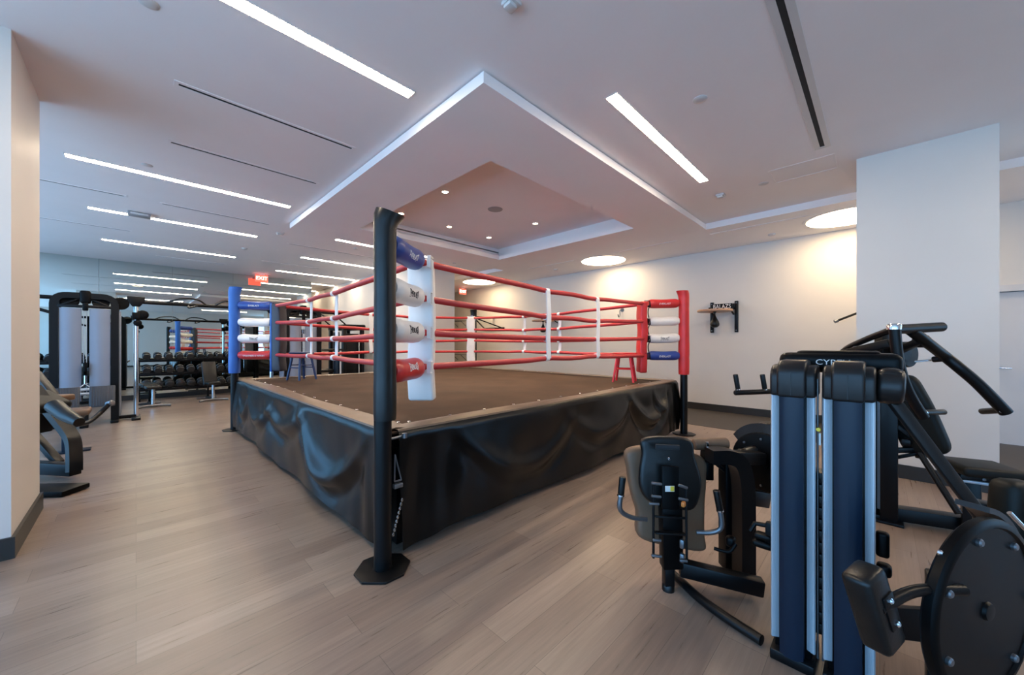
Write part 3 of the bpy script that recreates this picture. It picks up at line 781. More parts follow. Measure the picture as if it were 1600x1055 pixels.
t = thing('wall_hook', 'small grey metal hook on the wall seen between the red ropes', 'hook', (U1, 4.5, 2.1))
b = nb(); q = V((U1, 4.55, 2.21)); tube(b, smooth_path([q + V((-.005, 0, .04)), q + V((-.12, 0, .03)), q + V((-.12, 0, -.10)), q + V((-.18, 0, -.14)), q + V((-.22, 0, -.08))]), .012, 8); obj('hook_rod', b, 'grey_metal', t)
b = nb(); lathe(b, [(.05, 0), (.05, .01), (0, .012)], frame(q + V((-.001, 0, .04)), (-1, 0, 0)), 14); obj('wall_plate', b, 'grey_metal', t)
for z, lab in ((2.25, 'upper'), (1.02, 'lower')):
    vv = 11.0; t = thing('wall_shelf', 'small grey wire shelf on the far wall, %s of two' % lab, 'shelf', (U1, vv, z), 'wire shelves')
    b = nb()
    for k in range(6): cyl(b, (U1 - .01, vv - .3 + .12 * k, z), (U1 - .28, vv - .3 + .12 * k, z), .008, 6)
    cyl(b, (U1 - .28, vv - .32, z), (U1 - .28, vv + .32, z), .012, 6); obj('wire_deck', b, 'grey_metal', t)
    for s in (.25, -.25):
        b = nb(); beam(b, (U1 - .25, vv + s, z - .02), (U1 - .01, vv + s, z - .2), .02, .02); obj('brace', b, 'grey_metal', t)

# ------------------------------------------------------------------ strength machines
def rod(m, pts, r, name, mt, par, seg=10, rnd=None, label=None):
    b = nb(); tube(b, round_path(pts, rnd) if rnd else pts, r, seg); return obj(name, b, mt, par, label=label)
def bar(a, b_, w, h, name, mt, par, up=(0, 0, 1), bev=.006, label=None):
    b = nb(); beam(b, a, b_, w, h, up, bev); return obj(name, b, mt, par, label=label)
def grip(a, b_, r, name, par, mt='vinyl'):
    b = nb(); cyl(b, a, b_, r, 12, .006); g = obj(name, b, mt, par)
    d = (V(b_) - V(a)).normalized(); b = nb(); cyl(b, V(a) - d * .008, V(a) + d * .001, r * 1.08, 12); obj('grip_collar', b, 'chrome', g); return g

def tower_column(t, uf, v0, H=1.33, w=.155, dep=.17, strips=(1, 1)):
    """one weight-stack shroud facing -u: dark curved panel between two silver strips, domed cap"""
    h0 = H - .155
    b = nb(); bb(b, (uf + .035, v0 - w / 2 + .012, .03), (uf + dep, v0 + w / 2 - .012, h0), .008); body = obj('column_body', b, 'satin', t)
    b = nb(); poly = []
    for k in range(9):
        a = -1 + 2 * k / 8; poly.append((a * .27 * w, -.014 - .012 * (1 - a * a)))
    poly += [(.27 * w, .03), (-.27 * w, .03)]
    m = Matrix.Translation((uf + .012, v0, (h0 + .04) / 2)) @ Matrix.Rotation(-PI / 2, 4, 'Z')
    prism(b, poly, h0 - .04, m); obj('shroud_panel', b, 'blue_shroud', t)
    for s, on in ((1, strips[0]), (-1, strips[1])):
        if not on: continue
        b = nb(); m = Matrix.Translation((uf + .034, v0 + s * .41 * w, (h0 + .08) / 2)) @ Matrix.Rotation(s * .5, 4, 'Z')
        box(b, (0, 0, 0), (.012, .032, h0 - .08), m, .003)
        for k in range(-2, 3): box(b, (-.0065, k * .0055, 0), (.002, .0028, h0 - .09), m)
        obj('side_strip', b, 'silver', t)
    b = nb()      # domed cap: centre boss between two lower shoulders
    def loft(y0, y1, x0, top, r):
        prof = []
        n = 8
        for k in range(n + 1):
            a = PI / 2 * k / n
            prof.append((x0 + r - r * math.cos(a), top - r * .8 + r * .8 * math.sin(a)))
        prof += [(uf + dep - .02, top), (uf + dep + .01, top - .04), (uf + dep + .01, h0 - .005), (x0, h0 - .005)]
        mm = Matrix(((1, 0, 0, 0), (0, 0, -1, (y0 + y1) / 2), (0, 1, 0, 0), (0, 0, 0, 1)))
        prism(b, prof, abs(y1 - y0), mm, .012)
    loft(v0 - .33 * w, v0 + .33 * w, uf - .022, H, .075)
    loft(v0 - w / 2 - .004, v0 + w / 2 + .004, uf + .012, H - .022, .07)
    box(b, (uf - .023, v0, h0 + .055), (.003, .003, .10))
    obj('tower_cap', b, 'cap', t)
    b = nb(); bb(b, (uf - .01, v0 - w / 2, 0), (uf + dep + .02, v0 + w / 2, .045), .006); obj('tower_foot', b, 'steel', t)

# --- twin-tower machine with the big cam disc, nearest the camera
t = thing('leg_machine', 'nearest weight machine: twin dark blue towers with silver strips and a big bolted cam disc', 'weight machine', (2.1, .1, 0))
tower_column(t, 2.0, .273); tower_column(t, 2.0, .091)
b = nb()
for k in range(14): bb(b, (2.07, .155, .15 + k * .05), (2.16, .21, .195 + k * .05), .003)
obj('weight_stack', b, 'steel', t)
for dv in (.172, .19): rod(0, [(2.06, dv, .05), (2.06, dv, 1.25)], .004, 'guide_rod', 'grey_metal', t)
b = nb(); bb(b, (2.045, .178, .97), (2.06, .185, 1.02)); k = obj('selector_tag', b, 'paper', t)
b = nb(); lathe(b, [(0, -.005), (.008, -.004), (.008, .01), (0, .012)], frame(onu(1279, 671, 2.04), (-1, 0, 0)), 12); obj('selector_pin', b, 'yellow', t)
b = nb(); box(b, (2.27, .14, 1.315), (.16, .42, .09), None, .03, 3); box(b, (2.27, .14, 1.345), (.12, .30, .05), None, .022, 3); hd = obj('tower_head', b, 'satin', t)
obj('lettering', text_bm('CYBEX', .034, frame((2.188, .150, 1.318), (-1, 0, 0), (0, -1, 0)), .002, xs=1.15), 'logo_white', hd)
b = nb(); cyl(b, (2.10, .01, 1.235), (2.10, -.07, 1.23), .07, 24, .02); box(b, (2.12, -.03, 1.25), (.14, .08, .11), None, .03, 3); obj('pivot_housing', b, 'cap', t)
q1 = P(1612, 912, 1.40); q0 = P(1376, 600, 1.47); q1 = q0 + (q1 - q0) * ((q0.z - .05) / (q0.z - q1.z)); leg_end = q1.copy()
bar(q0, q1, .046, .022, 'diagonal_strut', 'cap', t, up=FWD)
dc = P(1535, 952, 1.20); dn_ = (RGT * -.30 + FWD * -.95).normalized(); dx = (RGT * .95 - FWD * .30).normalized()
# disc faces the camera, slightly turned
dn_ = (RGT * .30 - FWD * .95).normalized(); dx = (RGT * .95 + FWD * .30).normalized()
fm = frame(dc, dn_, dx)
b = nb(); lathe(b, [(0, -.02), (.283, -.02), (.292, -.012), (.292, .008), (.284, .016), (.268, .018), (.262, .010), (.03, .010), (.026, .018), (0, .02)], fm, 56); disc = obj('cam_disc', b, 'satin', t)
for k in range(7):
    a = .9 + k * 2 * PI / 7; b = nb(); lathe(b, [(.013, .01), (.013, .018), (.009, .022), (0, .022)], fm @ Matrix.Translation((.236 * math.cos(a), .236 * math.sin(a), 0)), 10); obj('cam_bolt', b, 'grey_metal', disc)
for x_, y_ in ((1467, 863), (1487, 873), (1478, 894), (1486, 940)):
    q = P(x_, y_, 1.15); b = nb(); lathe(b, [(.009, 0), (.009, .006), (.005, .01), (0, .01)], frame(q, dn_, dx), 8); obj('index_pin', b, 'chrome', disc)
b = nb(); arc = []
for k in range(25):
    a = -1.0 + 2.35 * k / 24; arc.append(fm @ V((.312 * math.cos(a), .312 * math.sin(a), -.05)))
tube(b, arc, .02, rect=(.08, .018)); obj('disc_guard', b, 'cap', t)
hub = P(1506, 922, 1.135)
rod(0, [hub, P(1425, 921, 1.13), P(1372, 952, 1.09)], .016, 'lever_rod', 'steel', t, 12, .06)
lean = P(1388, 1006, 1.09) - P(1352, 888, 1.09); pz = lean.normalized() * -1
pc = P(1364, 948, 1.12); pm = frame(pc, pz, RGT * .9 + FWD * .35)
b = nb(); box(b, (0, 0, 0), (.105, .075, .235), pm, .018, 3); rp = obj('shin_pad', b, 'vinyl', t)
b = nb(); box(b, (.012, -.039, 0), (.05, .006, .10), pm, .002); pb = obj('pad_bracket', b, 'steel', rp)
for z in (.035, -.035):
    b = nb(); lathe(b, [(.009, 0), (.009, .005), (.005, .008), (0, .008)], pm @ frame((.012, -.042, z), (0, -1, 0)), 8); obj('pad_screw', b, 'chrome', pb)
bar(V((2.05, -.03, .33)), dc - dn_ * .06 + UP * -.10, .07, .10, 'lower_beam', 'steel', t)
b = nb(); q = dc - dn_ * .08; bb(b, (q.x - .05, q.y - .05, 0), (q.x + .05, q.y + .05, q.z + .05), .008); obj('disc_pedestal', b, 'steel', t)
bar(V((2.1, -.05, .05)), V((q.x + .04, q.y, .05)), .08, .07, 'floor_rail', 'steel', t)
bar(V((leg_end.x, leg_end.y, .045)) - FWD * .1, V((leg_end.x, leg_end.y, .045)) + FWD * .1, .07, .08, 'strut_foot', 'steel', t)
# seat back with its adjuster at the picture edge
sb = P(1582, 815, 1.78); sm_ = frame(sb, UP + RGT * .08, RGT)
b = nb(); box(b, (0, 0, 0), (.16, .12, .40), sm_, .045, 4); obj('seat_back', b, 'olive', t)
b = nb(); box(b, (.06, -.075, -.06), (.16, .02, .36), sm_, .006); adj = obj('adjuster_plate', b, 'satin', t)
for k in range(6):
    q = P(1577 - 2.2 * abs(k - 3), 812 + 10.5 * k, 1.655); b = nb(); lathe(b, [(.008, 0), (.008, .008), (0, .010)], frame(q, -FWD, RGT), 8); obj('adjuster_hole', b, 'chrome', adj)
rod(0, [P(1577, 801, 1.62), P(1605, 830, 1.6)], .009, 'adjuster_lever', 'chrome', t)
q = sb + FWD * .1; b = nb(); bb(b, (q.x - .04, q.y - .04, 0), (q.x + .04, q.y + .04, q.z + .05), .006); obj('seat_post', b, 'steel', t)
bar(V((q.x, q.y, .06)), V((dc.x, dc.y, .06)), .07, .06, 'base_rail', 'steel', t)
b = nb(); q = P(1193, 838, 1.78)
tube(b, [P(1202, 822, 1.80), P(1180, 818, 1.84), P(1172, 830, 1.84)], .012, 8); box(b, q + UP * .0, (.05, .07, .03), None, .012); box(b, P(1192, 850, 1.78), (.05, .085, .035), None, .014, 3); box(b, P(1206, 836, 1.76), (.035, .05, .12), None, .01)
obj('foot_catch', b, 'satin', t)
b = nb(); box(b, (2.1, -.008, .60), (.04, .04, .10), None, .012, 3); box(b, (2.1, -.012, .5), (.05, .045, .05), None, .015, 3); obj('side_catch', b, 'satin', t)

# --- seated machine seen from behind
Z = 2.1
t = thing('back_machine', 'seated weight machine seen from behind, backrest with ladder bracket and chrome side handles', 'weight machine', (2.2, 1.0, 0))
def CP_(x, y, z=Z): return P(x, y, z)
def outline(pts, n=6):
    q = pts + [pts[0]]; out = []
    m = len(pts)
    for i in range(m):
        a, b_, c, d = V(pts[i - 1]), V(pts[i]), V(pts[(i + 1) % m]), V(pts[(i + 2) % m])
        for k in range(n):
            u = k / n; out.append(.5 * ((2 * b_) + (-a + c) * u + (2 * a - 5 * b_ + 4 * c - d) * u * u + (-a + 3 * b_ - 3 * c + d) * u ** 3))
    return [(p.x, p.y) for p in out]
def cardcut(pxs, z, thick, tilt, name, mt, par, bev, cx=1046, n=5):
    """padded panel given by its outline in metres at depth z, tilted back about its lower edge"""
    lo = max(y for _, y in pxs)
    o = P(cx, lo, z)
    poly = outline([V(((x - cx) / F * z, (lo - y) / F * z, 0)) for x, y in pxs], n)
    nrm = (-FWD * math.cos(tilt) + UP * math.sin(tilt)); m = frame(o, nrm, RGT)
    b = nb(); prism(b, poly, thick, m, bev); return obj(name, b, mt, par)
shell = [(1008, 688), (1048, 684), (1084, 690), (1089, 716), (1097, 752), (1090, 784), (1076, 797), (1046, 793), (1014, 784), (1001, 764), (1001, 738), (1006, 712)]
cush = [(986, 705), (1046, 701), (1104, 718), (1107, 750), (1102, 790), (1099, 832), (1096, 858), (1046, 852), (998, 838), (996, 800), (988, 770), (984, 738)]
cardcut(cush, 2.24, .09, .12, 'cushion', 'brown_pad', t, .03)
sh = cardcut(shell, 2.12, .05, .12, 'backrest_shell', 'vinyl', t, .02)
b = nb(); box(b, CP_(1043, 697, 2.085), (.13, .02, .012), Matrix.Identity(4)); b.free()
b = nb(); beam(b, CP_(1024, 698, 2.065), CP_(1062, 700, 2.065), .012, .03, (0, 0, 1), .005); obj('hand_slot', b, 'dark', sh)
b = nb(); lathe(b, [(.009, 0), (.007, .008), (0, .009)], frame(CP_(1045, 717, 2.075), -FWD, RGT), 8); obj('shell_screw', b, 'chrome', sh)
b = nb(); beam(b, CP_(1047, 728, 2.075), CP_(1047, 796, 2.04), .095, .02, FWD, .006); bp_ = obj('bracket_plate', b, 'satin', t)
b = nb(); box(b, CP_(1046.5, 764, 2.035), (.05, .004, .032), Matrix.Translation(CP_(1046.5, 764, 2.035)) @ Matrix.Rotation(YAW - PI / 2, 4, 'Z') @ Matrix.Translation(-CP_(1046.5, 764, 2.035)), .001); st = obj('warning_sticker', b, 'paper', bp_)
b = nb(); box(b, CP_(1050.5, 764, 2.031), (.02, .004, .026), Matrix.Translation(CP_(1050.5, 764, 2.031)) @ Matrix.Rotation(YAW - PI / 2, 4, 'Z') @ Matrix.Translation(-CP_(1050.5, 764, 2.031)), .001); obj('sticker_print', b, 'yellow', st)
zl = 2.02
for x0, y0, x1, y1 in ((1021, 755, 1021, 872), (1072, 762, 1073, 878)):
    rod(0, [CP_(x0, y0, zl), CP_(x1, y1, zl)], .007, 'ladder_rail', 'steel', t, 8)
for y0, y1, xa, xb in ((755, 757, 1018, 1034), (758, 763, 1060, 1074), (775, 777, 1018, 1033), (779, 782, 1060, 1075), (787, 788, 1014, 1030), (844, 845, 1020, 1033), (868, 870, 1018, 1034), (876, 877, 1062, 1074)):
    b = nb(); cyl(b, CP_(xa, y0, zl - .01), CP_(xb, y1, zl - .01), .008, 8, .003); obj('ladder_pin', b, 'grey_metal', t)
for y in (808, 833):
    bar(CP_(1023, y - 1, zl), CP_(1071, y + 2, zl), .016 if y < 820 else .03, .012, 'ladder_rung', 'steel', t, up=UP)
b = nb(); box(b, CP_(1068, 788, zl - .02), (.03, .02, .03), None, .008); obj('release_tab', b, 'orange', t)
b = nb(); beam(b, CP_(1047, 790, 2.08), CP_(1049, 886, 2.10), .115, .07, FWD, .012); obj('seat_stem', b, 'satin', t)
b = nb(); beam(b, CP_(1044, 884, 2.12), V((CP_(1044, 884, 2.12).x, CP_(1044, 884, 2.12).y, .03)), .055, .055, FWD, .006); obj('rear_foot', b, 'steel', t)
b = nb(); q = CP_(1044, 884, 2.12); lathe(b, [(0, 0), (.034, 0), (.034, .03), (.026, .04), (0, .04)], Matrix.Translation((q.x, q.y, 0)), 14); obj('rubber_foot', b, 'vinyl', t)
for y in (850, 872):
    b = nb(); box(b, CP_(1066, y, 2.03), (.025, .025, .05), None, .008); obj('scale_decal', b, 'grey_metal', t)
# chrome side handles
for pts, g0, g1 in (([(1010, 812, 2.1), (985, 808, 2.08), (969, 796, 2.06), (970, 772, 2.06)], (970, 773), (973, 745)), ([(1088, 832, 2.1), (1112, 832, 2.08), (1127, 824, 2.06), (1125, 796, 2.06)], (1125, 797), (1119, 766))):
    rod(0, smooth_path([CP_(*q) for q in pts]), .0135, 'side_handle', 'grey_metal', t, 10)
    grip(CP_(g0[0], g0[1], 2.06), CP_(g1[0], g1[1], 2.06), .018, 'handle_grip', t)
# main upright, arm, roller, cam
b = nb(); zu = 2.18
path = [CP_(1108, 712, zu), CP_(1135, 712, zu), CP_(1152, 722, zu), CP_(1160, 750, zu), CP_(1162, 800, zu), V((CP_(1162, 800, zu).x, CP_(1162, 800, zu).y, .02))]
tube(b, smooth_path(path, 6), .05, rect=(.10, .08)); obj('upright', b, 'steel', t)
b = nb(); beam(b, CP_(1134, 716, zu + .12), V((CP_(1134, 716, zu + .12).x, CP_(1134, 716, zu + .12).y, .02)), .05, .09, FWD, .01); obj('rear_upright', b, 'satin', t)
bar(CP_(1100, 712, 2.28), CP_(1190, 716, 2.36), .075, .075, 'cross_arm', 'steel', t)
bar(CP_(1108, 718, 2.28), CP_(1108, 750, 2.28), .045, .03, 'drop_plate', 'satin', t, up=FWD)
bar(CP_(1112, 720, 2.29), CP_(1133, 736, 2.28), .02, .02, 'gusset', 'steel', t)
b = nb(); cyl(b, CP_(1083, 694, 2.3), CP_(1137, 693, 2.3), .036, 16, .014); rl = obj('roller_pad', b, 'brown_pad', t, label='dark roller pad')
rod(0, [CP_(1105, 691, 2.255), CP_(1107, 712, 2.26)], .009, 'roller_bracket', 'chrome', t)
cd = P(1192, 722, 2.42); fn = (-RGT * .55 - FWD * .83).normalized(); cm = frame(cd, fn, UP)
cn = (-RGT * .88 - FWD * .47).normalized(); cm = frame(cd, cn, UP)
b = nb(); lathe(b, [(0, -.03), (.185, -.03), (.19, -.02), (.19, .015), (.18, .02), (.05, .02), (.05, .04), (0, .04)], cm, 40); cdisc = obj('cam_disc', b, 'satin', t)
for k in range(8):
    a = k * PI / 4; b = nb(); lathe(b, [(.008, .02), (.008, .027), (0, .029)], cm @ Matrix.Translation((.15 * math.cos(a), .15 * math.sin(a), 0)), 8); obj('cam_bolt', b, 'grey_metal', cdisc)
b = nb(); arc = [cm @ V((.21 * math.cos(a), .21 * math.sin(a), -.02)) for a in [(-1.6 + 2.6 * k / 16) for k in range(17)]]
tube(b, arc, .02, rect=(.07, .02)); obj('cam_guard', b, 'cap', t)
b = nb(); cyl(b, P(1164, 713, 2.46), P(1183, 706, 2.46), .05, 16, .015); cyl(b, P(1155, 715, 2.50), P(1175, 712, 2.50), .055, 16, .02); pr = obj('thigh_roller', b, 'vinyl', t)
b = nb(); lathe(b, [(0, 0), (.038, 0), (.038, .004), (0, .005)], frame(P(1168, 716, 2.40), -FWD, RGT), 16); obj('warning_sticker', b, 'yellow', pr)
b = nb(); a0 = CP_(1062, 886, 2.13); a1 = P(1192, 918, 2.02); beam(b, a0, a1, .07, .085, UP, .01); obj('base_beam', b, 'steel', t)
bar(CP_(1165, 775, 2.25), P(1196, 780, 2.3), .07, .09, 'middle_beam', 'steel', t)
rod(0, smooth_path([onz(1052, 897, .03), onz(1068, 912, .03), onz(1092, 934, .03), onz(1130, 962, .03), onz(1190, 1001, .03)]), .024, 'floor_tube', 'steel', t, 12)
rod(0, smooth_path([P(1116, 857, 2.1), P(1126, 860, 2.08), P(1140, 862, 2.06), P(1150, 850, 2.06)]), .01, 'adjust_lever', 'satin', t)
b = nb(); box(b, P(1142, 846, 2.1), (.05, .05, .06), None, .018, 3); obj('lever_knob', b, 'satin', t)

# --- bar with two upright grips behind the towers
t = thing('knee_raise_stand', 'black bar with two upright grips standing out past the nearest silver-striped tower', 'exercise stand', (3.7, .6, 0))
zb = 3.1
ba, be = P(1147, 614, zb), P(1228, 611, zb)
b = nb(); cyl(b, ba, be, .022, 14, .014); obj('cross_bar', b, 'steel', t)
for x in (1153, 1195):
    grip(P(x, 608, zb), P(x - 4, 585, zb), .019, 'upright_grip', t); 
b = nb(); q = P(1232, 612, zb); bb(b, (q.x - .04, q.y - .04, 0), (q.x + .04, q.y + .04, q.z + .04), .008); obj('post', b, 'steel', t)
bar(V((q.x, q.y, .04)) - RGT * .02, V((q.x, q.y, .04)) + RGT * .15, .07, .07, 'base_rail', 'steel', t)
b = nb(); q2 = P(1199, 676, zb); cyl(b, q2 - RGT * .05, q2 + RGT * .18, .09, 22, .03); obj('roller_pad', b, 'vinyl', t)

# --- press machine with curved arms
t = thing('press_machine', 'press machine with two long curved arms and leaning dark pad before the white column', 'weight machine', (4.3, -.2, 0))
tower_column(t, 4.15, .065); tower_column(t, 4.15, .25)
b = nb(); box(b, (4.30, .15, 1.30), (.14, .34, .08), None, .025, 3); obj('tower_head', b, 'satin', t)
q = P(1389, 700, 2.93)
b = nb(); bb(b, (q.x - .05, q.y - .05, 0), (q.x + .05, q.y + .05, 1.30), .01); obj('main_post', b, 'steel', t)
b = nb(); bb(b, (q.x - .08, q.y - .08, 0), (q.x + .08, q.y + .08, .02), .004); obj('post_foot', b, 'steel', t)
bar(P(1379, 570, 2.98), P(1379, 519, 2.98), .07, .07, 'mast', 'steel', t, up=FWD)
rod(0, smooth_path([P(1298, 580, 3.3), P(1318, 549, 3.25), P(1350, 532, 2.95), P(1397, 514, 2.62)]), .024, 'upper_arm_bar', 'steel', t, 12)
bar(P(1318, 553, 3.1), P(1392, 536, 2.75), .05, .06, 'lower_arm_bar', 'steel', t)
b = nb(); prism(b, [(0, 0), (.30, 0), (.20, .09), (.10, .10)], .05, frame(P(1318, 560, 3.02), -FWD, RGT), .006); obj('arm_gusset', b, 'blue_shroud', t)
rod(0, [P(1397, 515, 2.60), P(1434, 513, 2.64), P(1471, 511, 2.67)], .034, 'pivot_axle', 'steel', t, 14)
b = nb(); lathe(b, [(.038, -.018), (.04, .012), (.034, .022), (0, .026)], frame(P(1397, 511, 2.58), UP, RGT), 20); obj('pivot_cap', b, 'chrome', t)
far = [P(1398, 514, 2.60), P(1401, 545, 2.60), P(1406, 575, 2.60), P(1416, 605, 2.60), P(1430, 632, 2.60), P(1443, 652, 2.60)]
rod(0, smooth_path(far), .032, 'press_arm', 'steel', t, 14)
grip(P(1444, 645, 2.60), P(1475, 644, 2.66), .020, 'press_grip', t)
near = [P(1420, 514, 2.64), P(1448, 535, 2.66), P(1475, 556, 2.70), P(1500, 576, 2.66), P(1526, 598, 2.63), P(1550, 622, 2.60), P(1572, 645, 2.58)]
rod(0, smooth_path(near), .036, 'press_arm', 'steel', t, 14)
grip(P(1566, 641, 2.58), P(1534, 643, 2.74), .022, 'press_grip', t)
grip(P(1480, 560, 2.69), P(1457, 562, 2.76), .022, 'wide_grip', t)
b = nb(); a_, b2 = P(1455, 563, 2.76), P(1431, 565, 2.86)
for k in range(12):
    c_ = a_.lerp(b2, k / 11); tube(b, [c_ + RGT * .009 * math.cos(j * PI / 3) + UP * .006 * math.sin(j * PI / 3) for j in range(7)], .0025, 5, False)
obj('chain', b, 'chrome', t)
b = nb(); beam(b, P(1395, 552, 2.92), P(1450, 528, 2.70), .06, .05, UP, .01); box(b, P(1440, 534, 2.78), (.10, .10, .09), None, .03, 3); obj('linkage', b, 'steel', t)
b = nb(); lathe(b, [(0, -.03), (.095, -.03), (.10, -.02), (.10, .02), (.095, .03), (.03, .03), (0, .035)], frame(P(1415, 554, 2.92), -FWD + RGT * .3, UP), 30); obj('pulley', b, 'satin', t)
# leaning back pad: long axis falls towards the seat, width runs in depth
top_, bot_ = P(1403, 590, 2.86), P(1450, 706, 2.80)
la = (top_ - bot_).normalized(); wd_ = (FWD * .93 - RGT * .37); wd_ = (wd_ - la * wd_.dot(la)).normalized(); nrm = la.cross(wd_)
pm = frame((top_ + bot_) / 2, nrm, wd_); L_ = (top_ - bot_).length
poly = outline([V((x, y, 0)) for x, y in ((-.08, L_ * .5), (.08, L_ * .5), (.12, L_ * .25), (.135, -L_ * .2), (.12, -L_ * .48), (0, -L_ * .52), (-.12, -L_ * .48), (-.135, -L_ * .2), (-.12, L_ * .25))])
if (pm.to_3x3() @ V((0, 1, 0))).z < 0: pm = pm @ Matrix.Rotation(PI, 4, 'Z')
b = nb(); prism(b, poly, .085, pm, .03); obj('back_pad', b, 'olive', t)
bar(P(1404, 600, 2.92), P(1440, 716, 2.86), .05, .05, 'pad_spine', 'steel', t, up=RGT)
rod(0, [P(1437, 708, 2.8), P(1498, 803, 2.55)], .02, 'seat_strut', 'steel', t)
# seat
s0 = P(1482, 730, 2.74); s1 = P(1584, 733, 2.62); sc_ = (s0 + s1) / 2; sx = (s1 - s0); sx.z = 0
fm2 = frame(sc_, UP, sx)
b = nb(); box(b, (0, 0, 0), (sx.length, .32, .075), fm2, .03, 4)
for v in b.verts:
    k = (v.co - sc_).dot(sx.normalized()) / (sx.length / 2); v.co.z -= .012 * max(0, k) ** 2
obj('seat', b, 'olive', t)
b = nb(); box(b, (-.02, 0, -.065), (sx.length * .7, .12, .05), fm2, .008); sfr = obj('seat_frame', b, 'steel', t)
for x in (-.02, .10):
    b = nb(); lathe(b, [(.011, 0), (.011, .006), (0, .008)], fm2 @ frame((x, -.062, -.065), (0, -1, 0)), 8); obj('frame_bolt', b, 'grey_metal', sfr)
b = nb(); q = fm2 @ V((-.05, 0, -.09)); bb(b, (q.x - .045, q.y - .045, .03), (q.x + .045, q.y + .045, q.z), .008); obj('seat_post', b, 'steel', t)
bar(P(1483, 748, 2.72), P(1546, 757, 2.60), .03, .02, 'beam_reflection', 'silver', t)  # silver strip modelled in place of the beam's reflection
a0 = V((P(1392, 765, 2.95).x, P(1392, 765, 2.95).y, .07)); a1 = V((q.x + .15, q.y - .2, .07))
bar(a0, a1, .10, .10, 'base_rail', 'steel', t)
a2 = a1 + RGT * -.25 + FWD * .1
bar(a1 - FWD * .28, a1 + FWD * .28, .09, .07, 'cross_foot', 'steel', t)
b = nb(); beam(b, P(1393, 704, 2.9), P(1436, 703, 2.84), .03, .04, UP, .005); beam(b, P(1393, 660, 2.9), P(1432, 690, 2.84), .03, .03, UP, .005); box(b, P(1415, 690, 2.88), (.12, .06, .06), None, .02); obj('pad_adjuster', b, 'steel', t)
bar(P(1395, 716, 2.92), P(1438, 708, 2.82), .03, .025, 'adjuster_bar', 'satin', t)

# --- dumbbells on racks in front of the mirror
def rack(u0, u1, ncol, label, shelf_lab):
    vm = 13.02; t = thing('dumbbell_rack', label, 'dumbbell rack', ((u0 + u1) / 2, vm, 0), 'dumbbell racks')
    tiers = [(.30, -.22), (.66, -.06), (1.0, .10)]
    for u in (u0 + .04, u1 - .04):
        b = nb(); beam(b, (u, vm - .30, .0), (u, vm + .14, 1.04), .06, .09, (0, 1, 0), .006); bb(b, (u - .035, vm - .34, 0), (u + .035, vm + .22, .06), .006); obj('end_frame', b, 'steel', t)
    for k, (z, dv) in enumerate(tiers):
        b = nb(); m = Matrix.Translation(((u0 + u1) / 2, vm + dv, z)) @ Matrix.Rotation(.22, 4, 'X')
        box(b, (0, -.075, 0), (u1 - u0, .05, .05), m, .006); box(b, (0, .075, 0), (u1 - u0, .05, .05), m, .006)
        box(b, (0, -.134, .012), (u1 - u0, .012, .06), m, .003); box(b, (0, -.112, -.012), (u1 - u0, .05, .012), m, .003)
        obj('shelf_rail', b, 'steel', t)
    pitch = (u1 - u0 - .16) / ncol
    for k, (z, dv) in enumerate(tiers):
        for c in range(ncol):
            u = u0 + .08 + pitch * (c + .5); r = .090 - .006 * k + random.uniform(-.002, .002)
            m = Matrix.Translation((u, vm + dv, z)) @ Matrix.Rotation(.22, 4, 'X') @ Matrix.Translation((0, 0, .0265 + r)) @ Matrix.Rotation(PI / 2, 4, 'X')
            b = nb(); hl = .056; g = .064
            for s in (1, -1):
                o = g if s > 0 else -g - hl
                lathe(b, [(0, o), (r * .82, o), (r, o + .012), (r, o + hl - .012), (r * .82, o + hl), (0, o + hl)], m, 14)
                f_ = o + hl + .001 if s > 0 else o - .001
                lathe(b, [(r * .55, f_ - .002), (r * .55, f_ + .002), (r * .5, f_ + .002), (r * .5, f_ - .002)], m, 14)
            lathe(b, [(.016, -g), (.019, 0), (.016, g)], m, 10)
            tier = ('bottom', 'middle', 'top')[k]
            tag(obj('dumbbell', b, 'rubber_black', None, (u, vm + dv, z)), 'round black dumbbell, %s along the %s tier of the %s' % (ORD[c], tier, shelf_lab), 'dumbbell', 'dumbbells on the %s' % shelf_lab)
M['rubber_black'] = mat('black urethane', (34, 33, 33), .28, vary=.1, scale=10)
rack(.0, 2.02, 9, 'long three-tier dumbbell rack in front of the mirror', 'long rack')
rack(-1.95, -.55, 6, 'short dumbbell rack behind the cable tower, by the tan column', 'short rack')

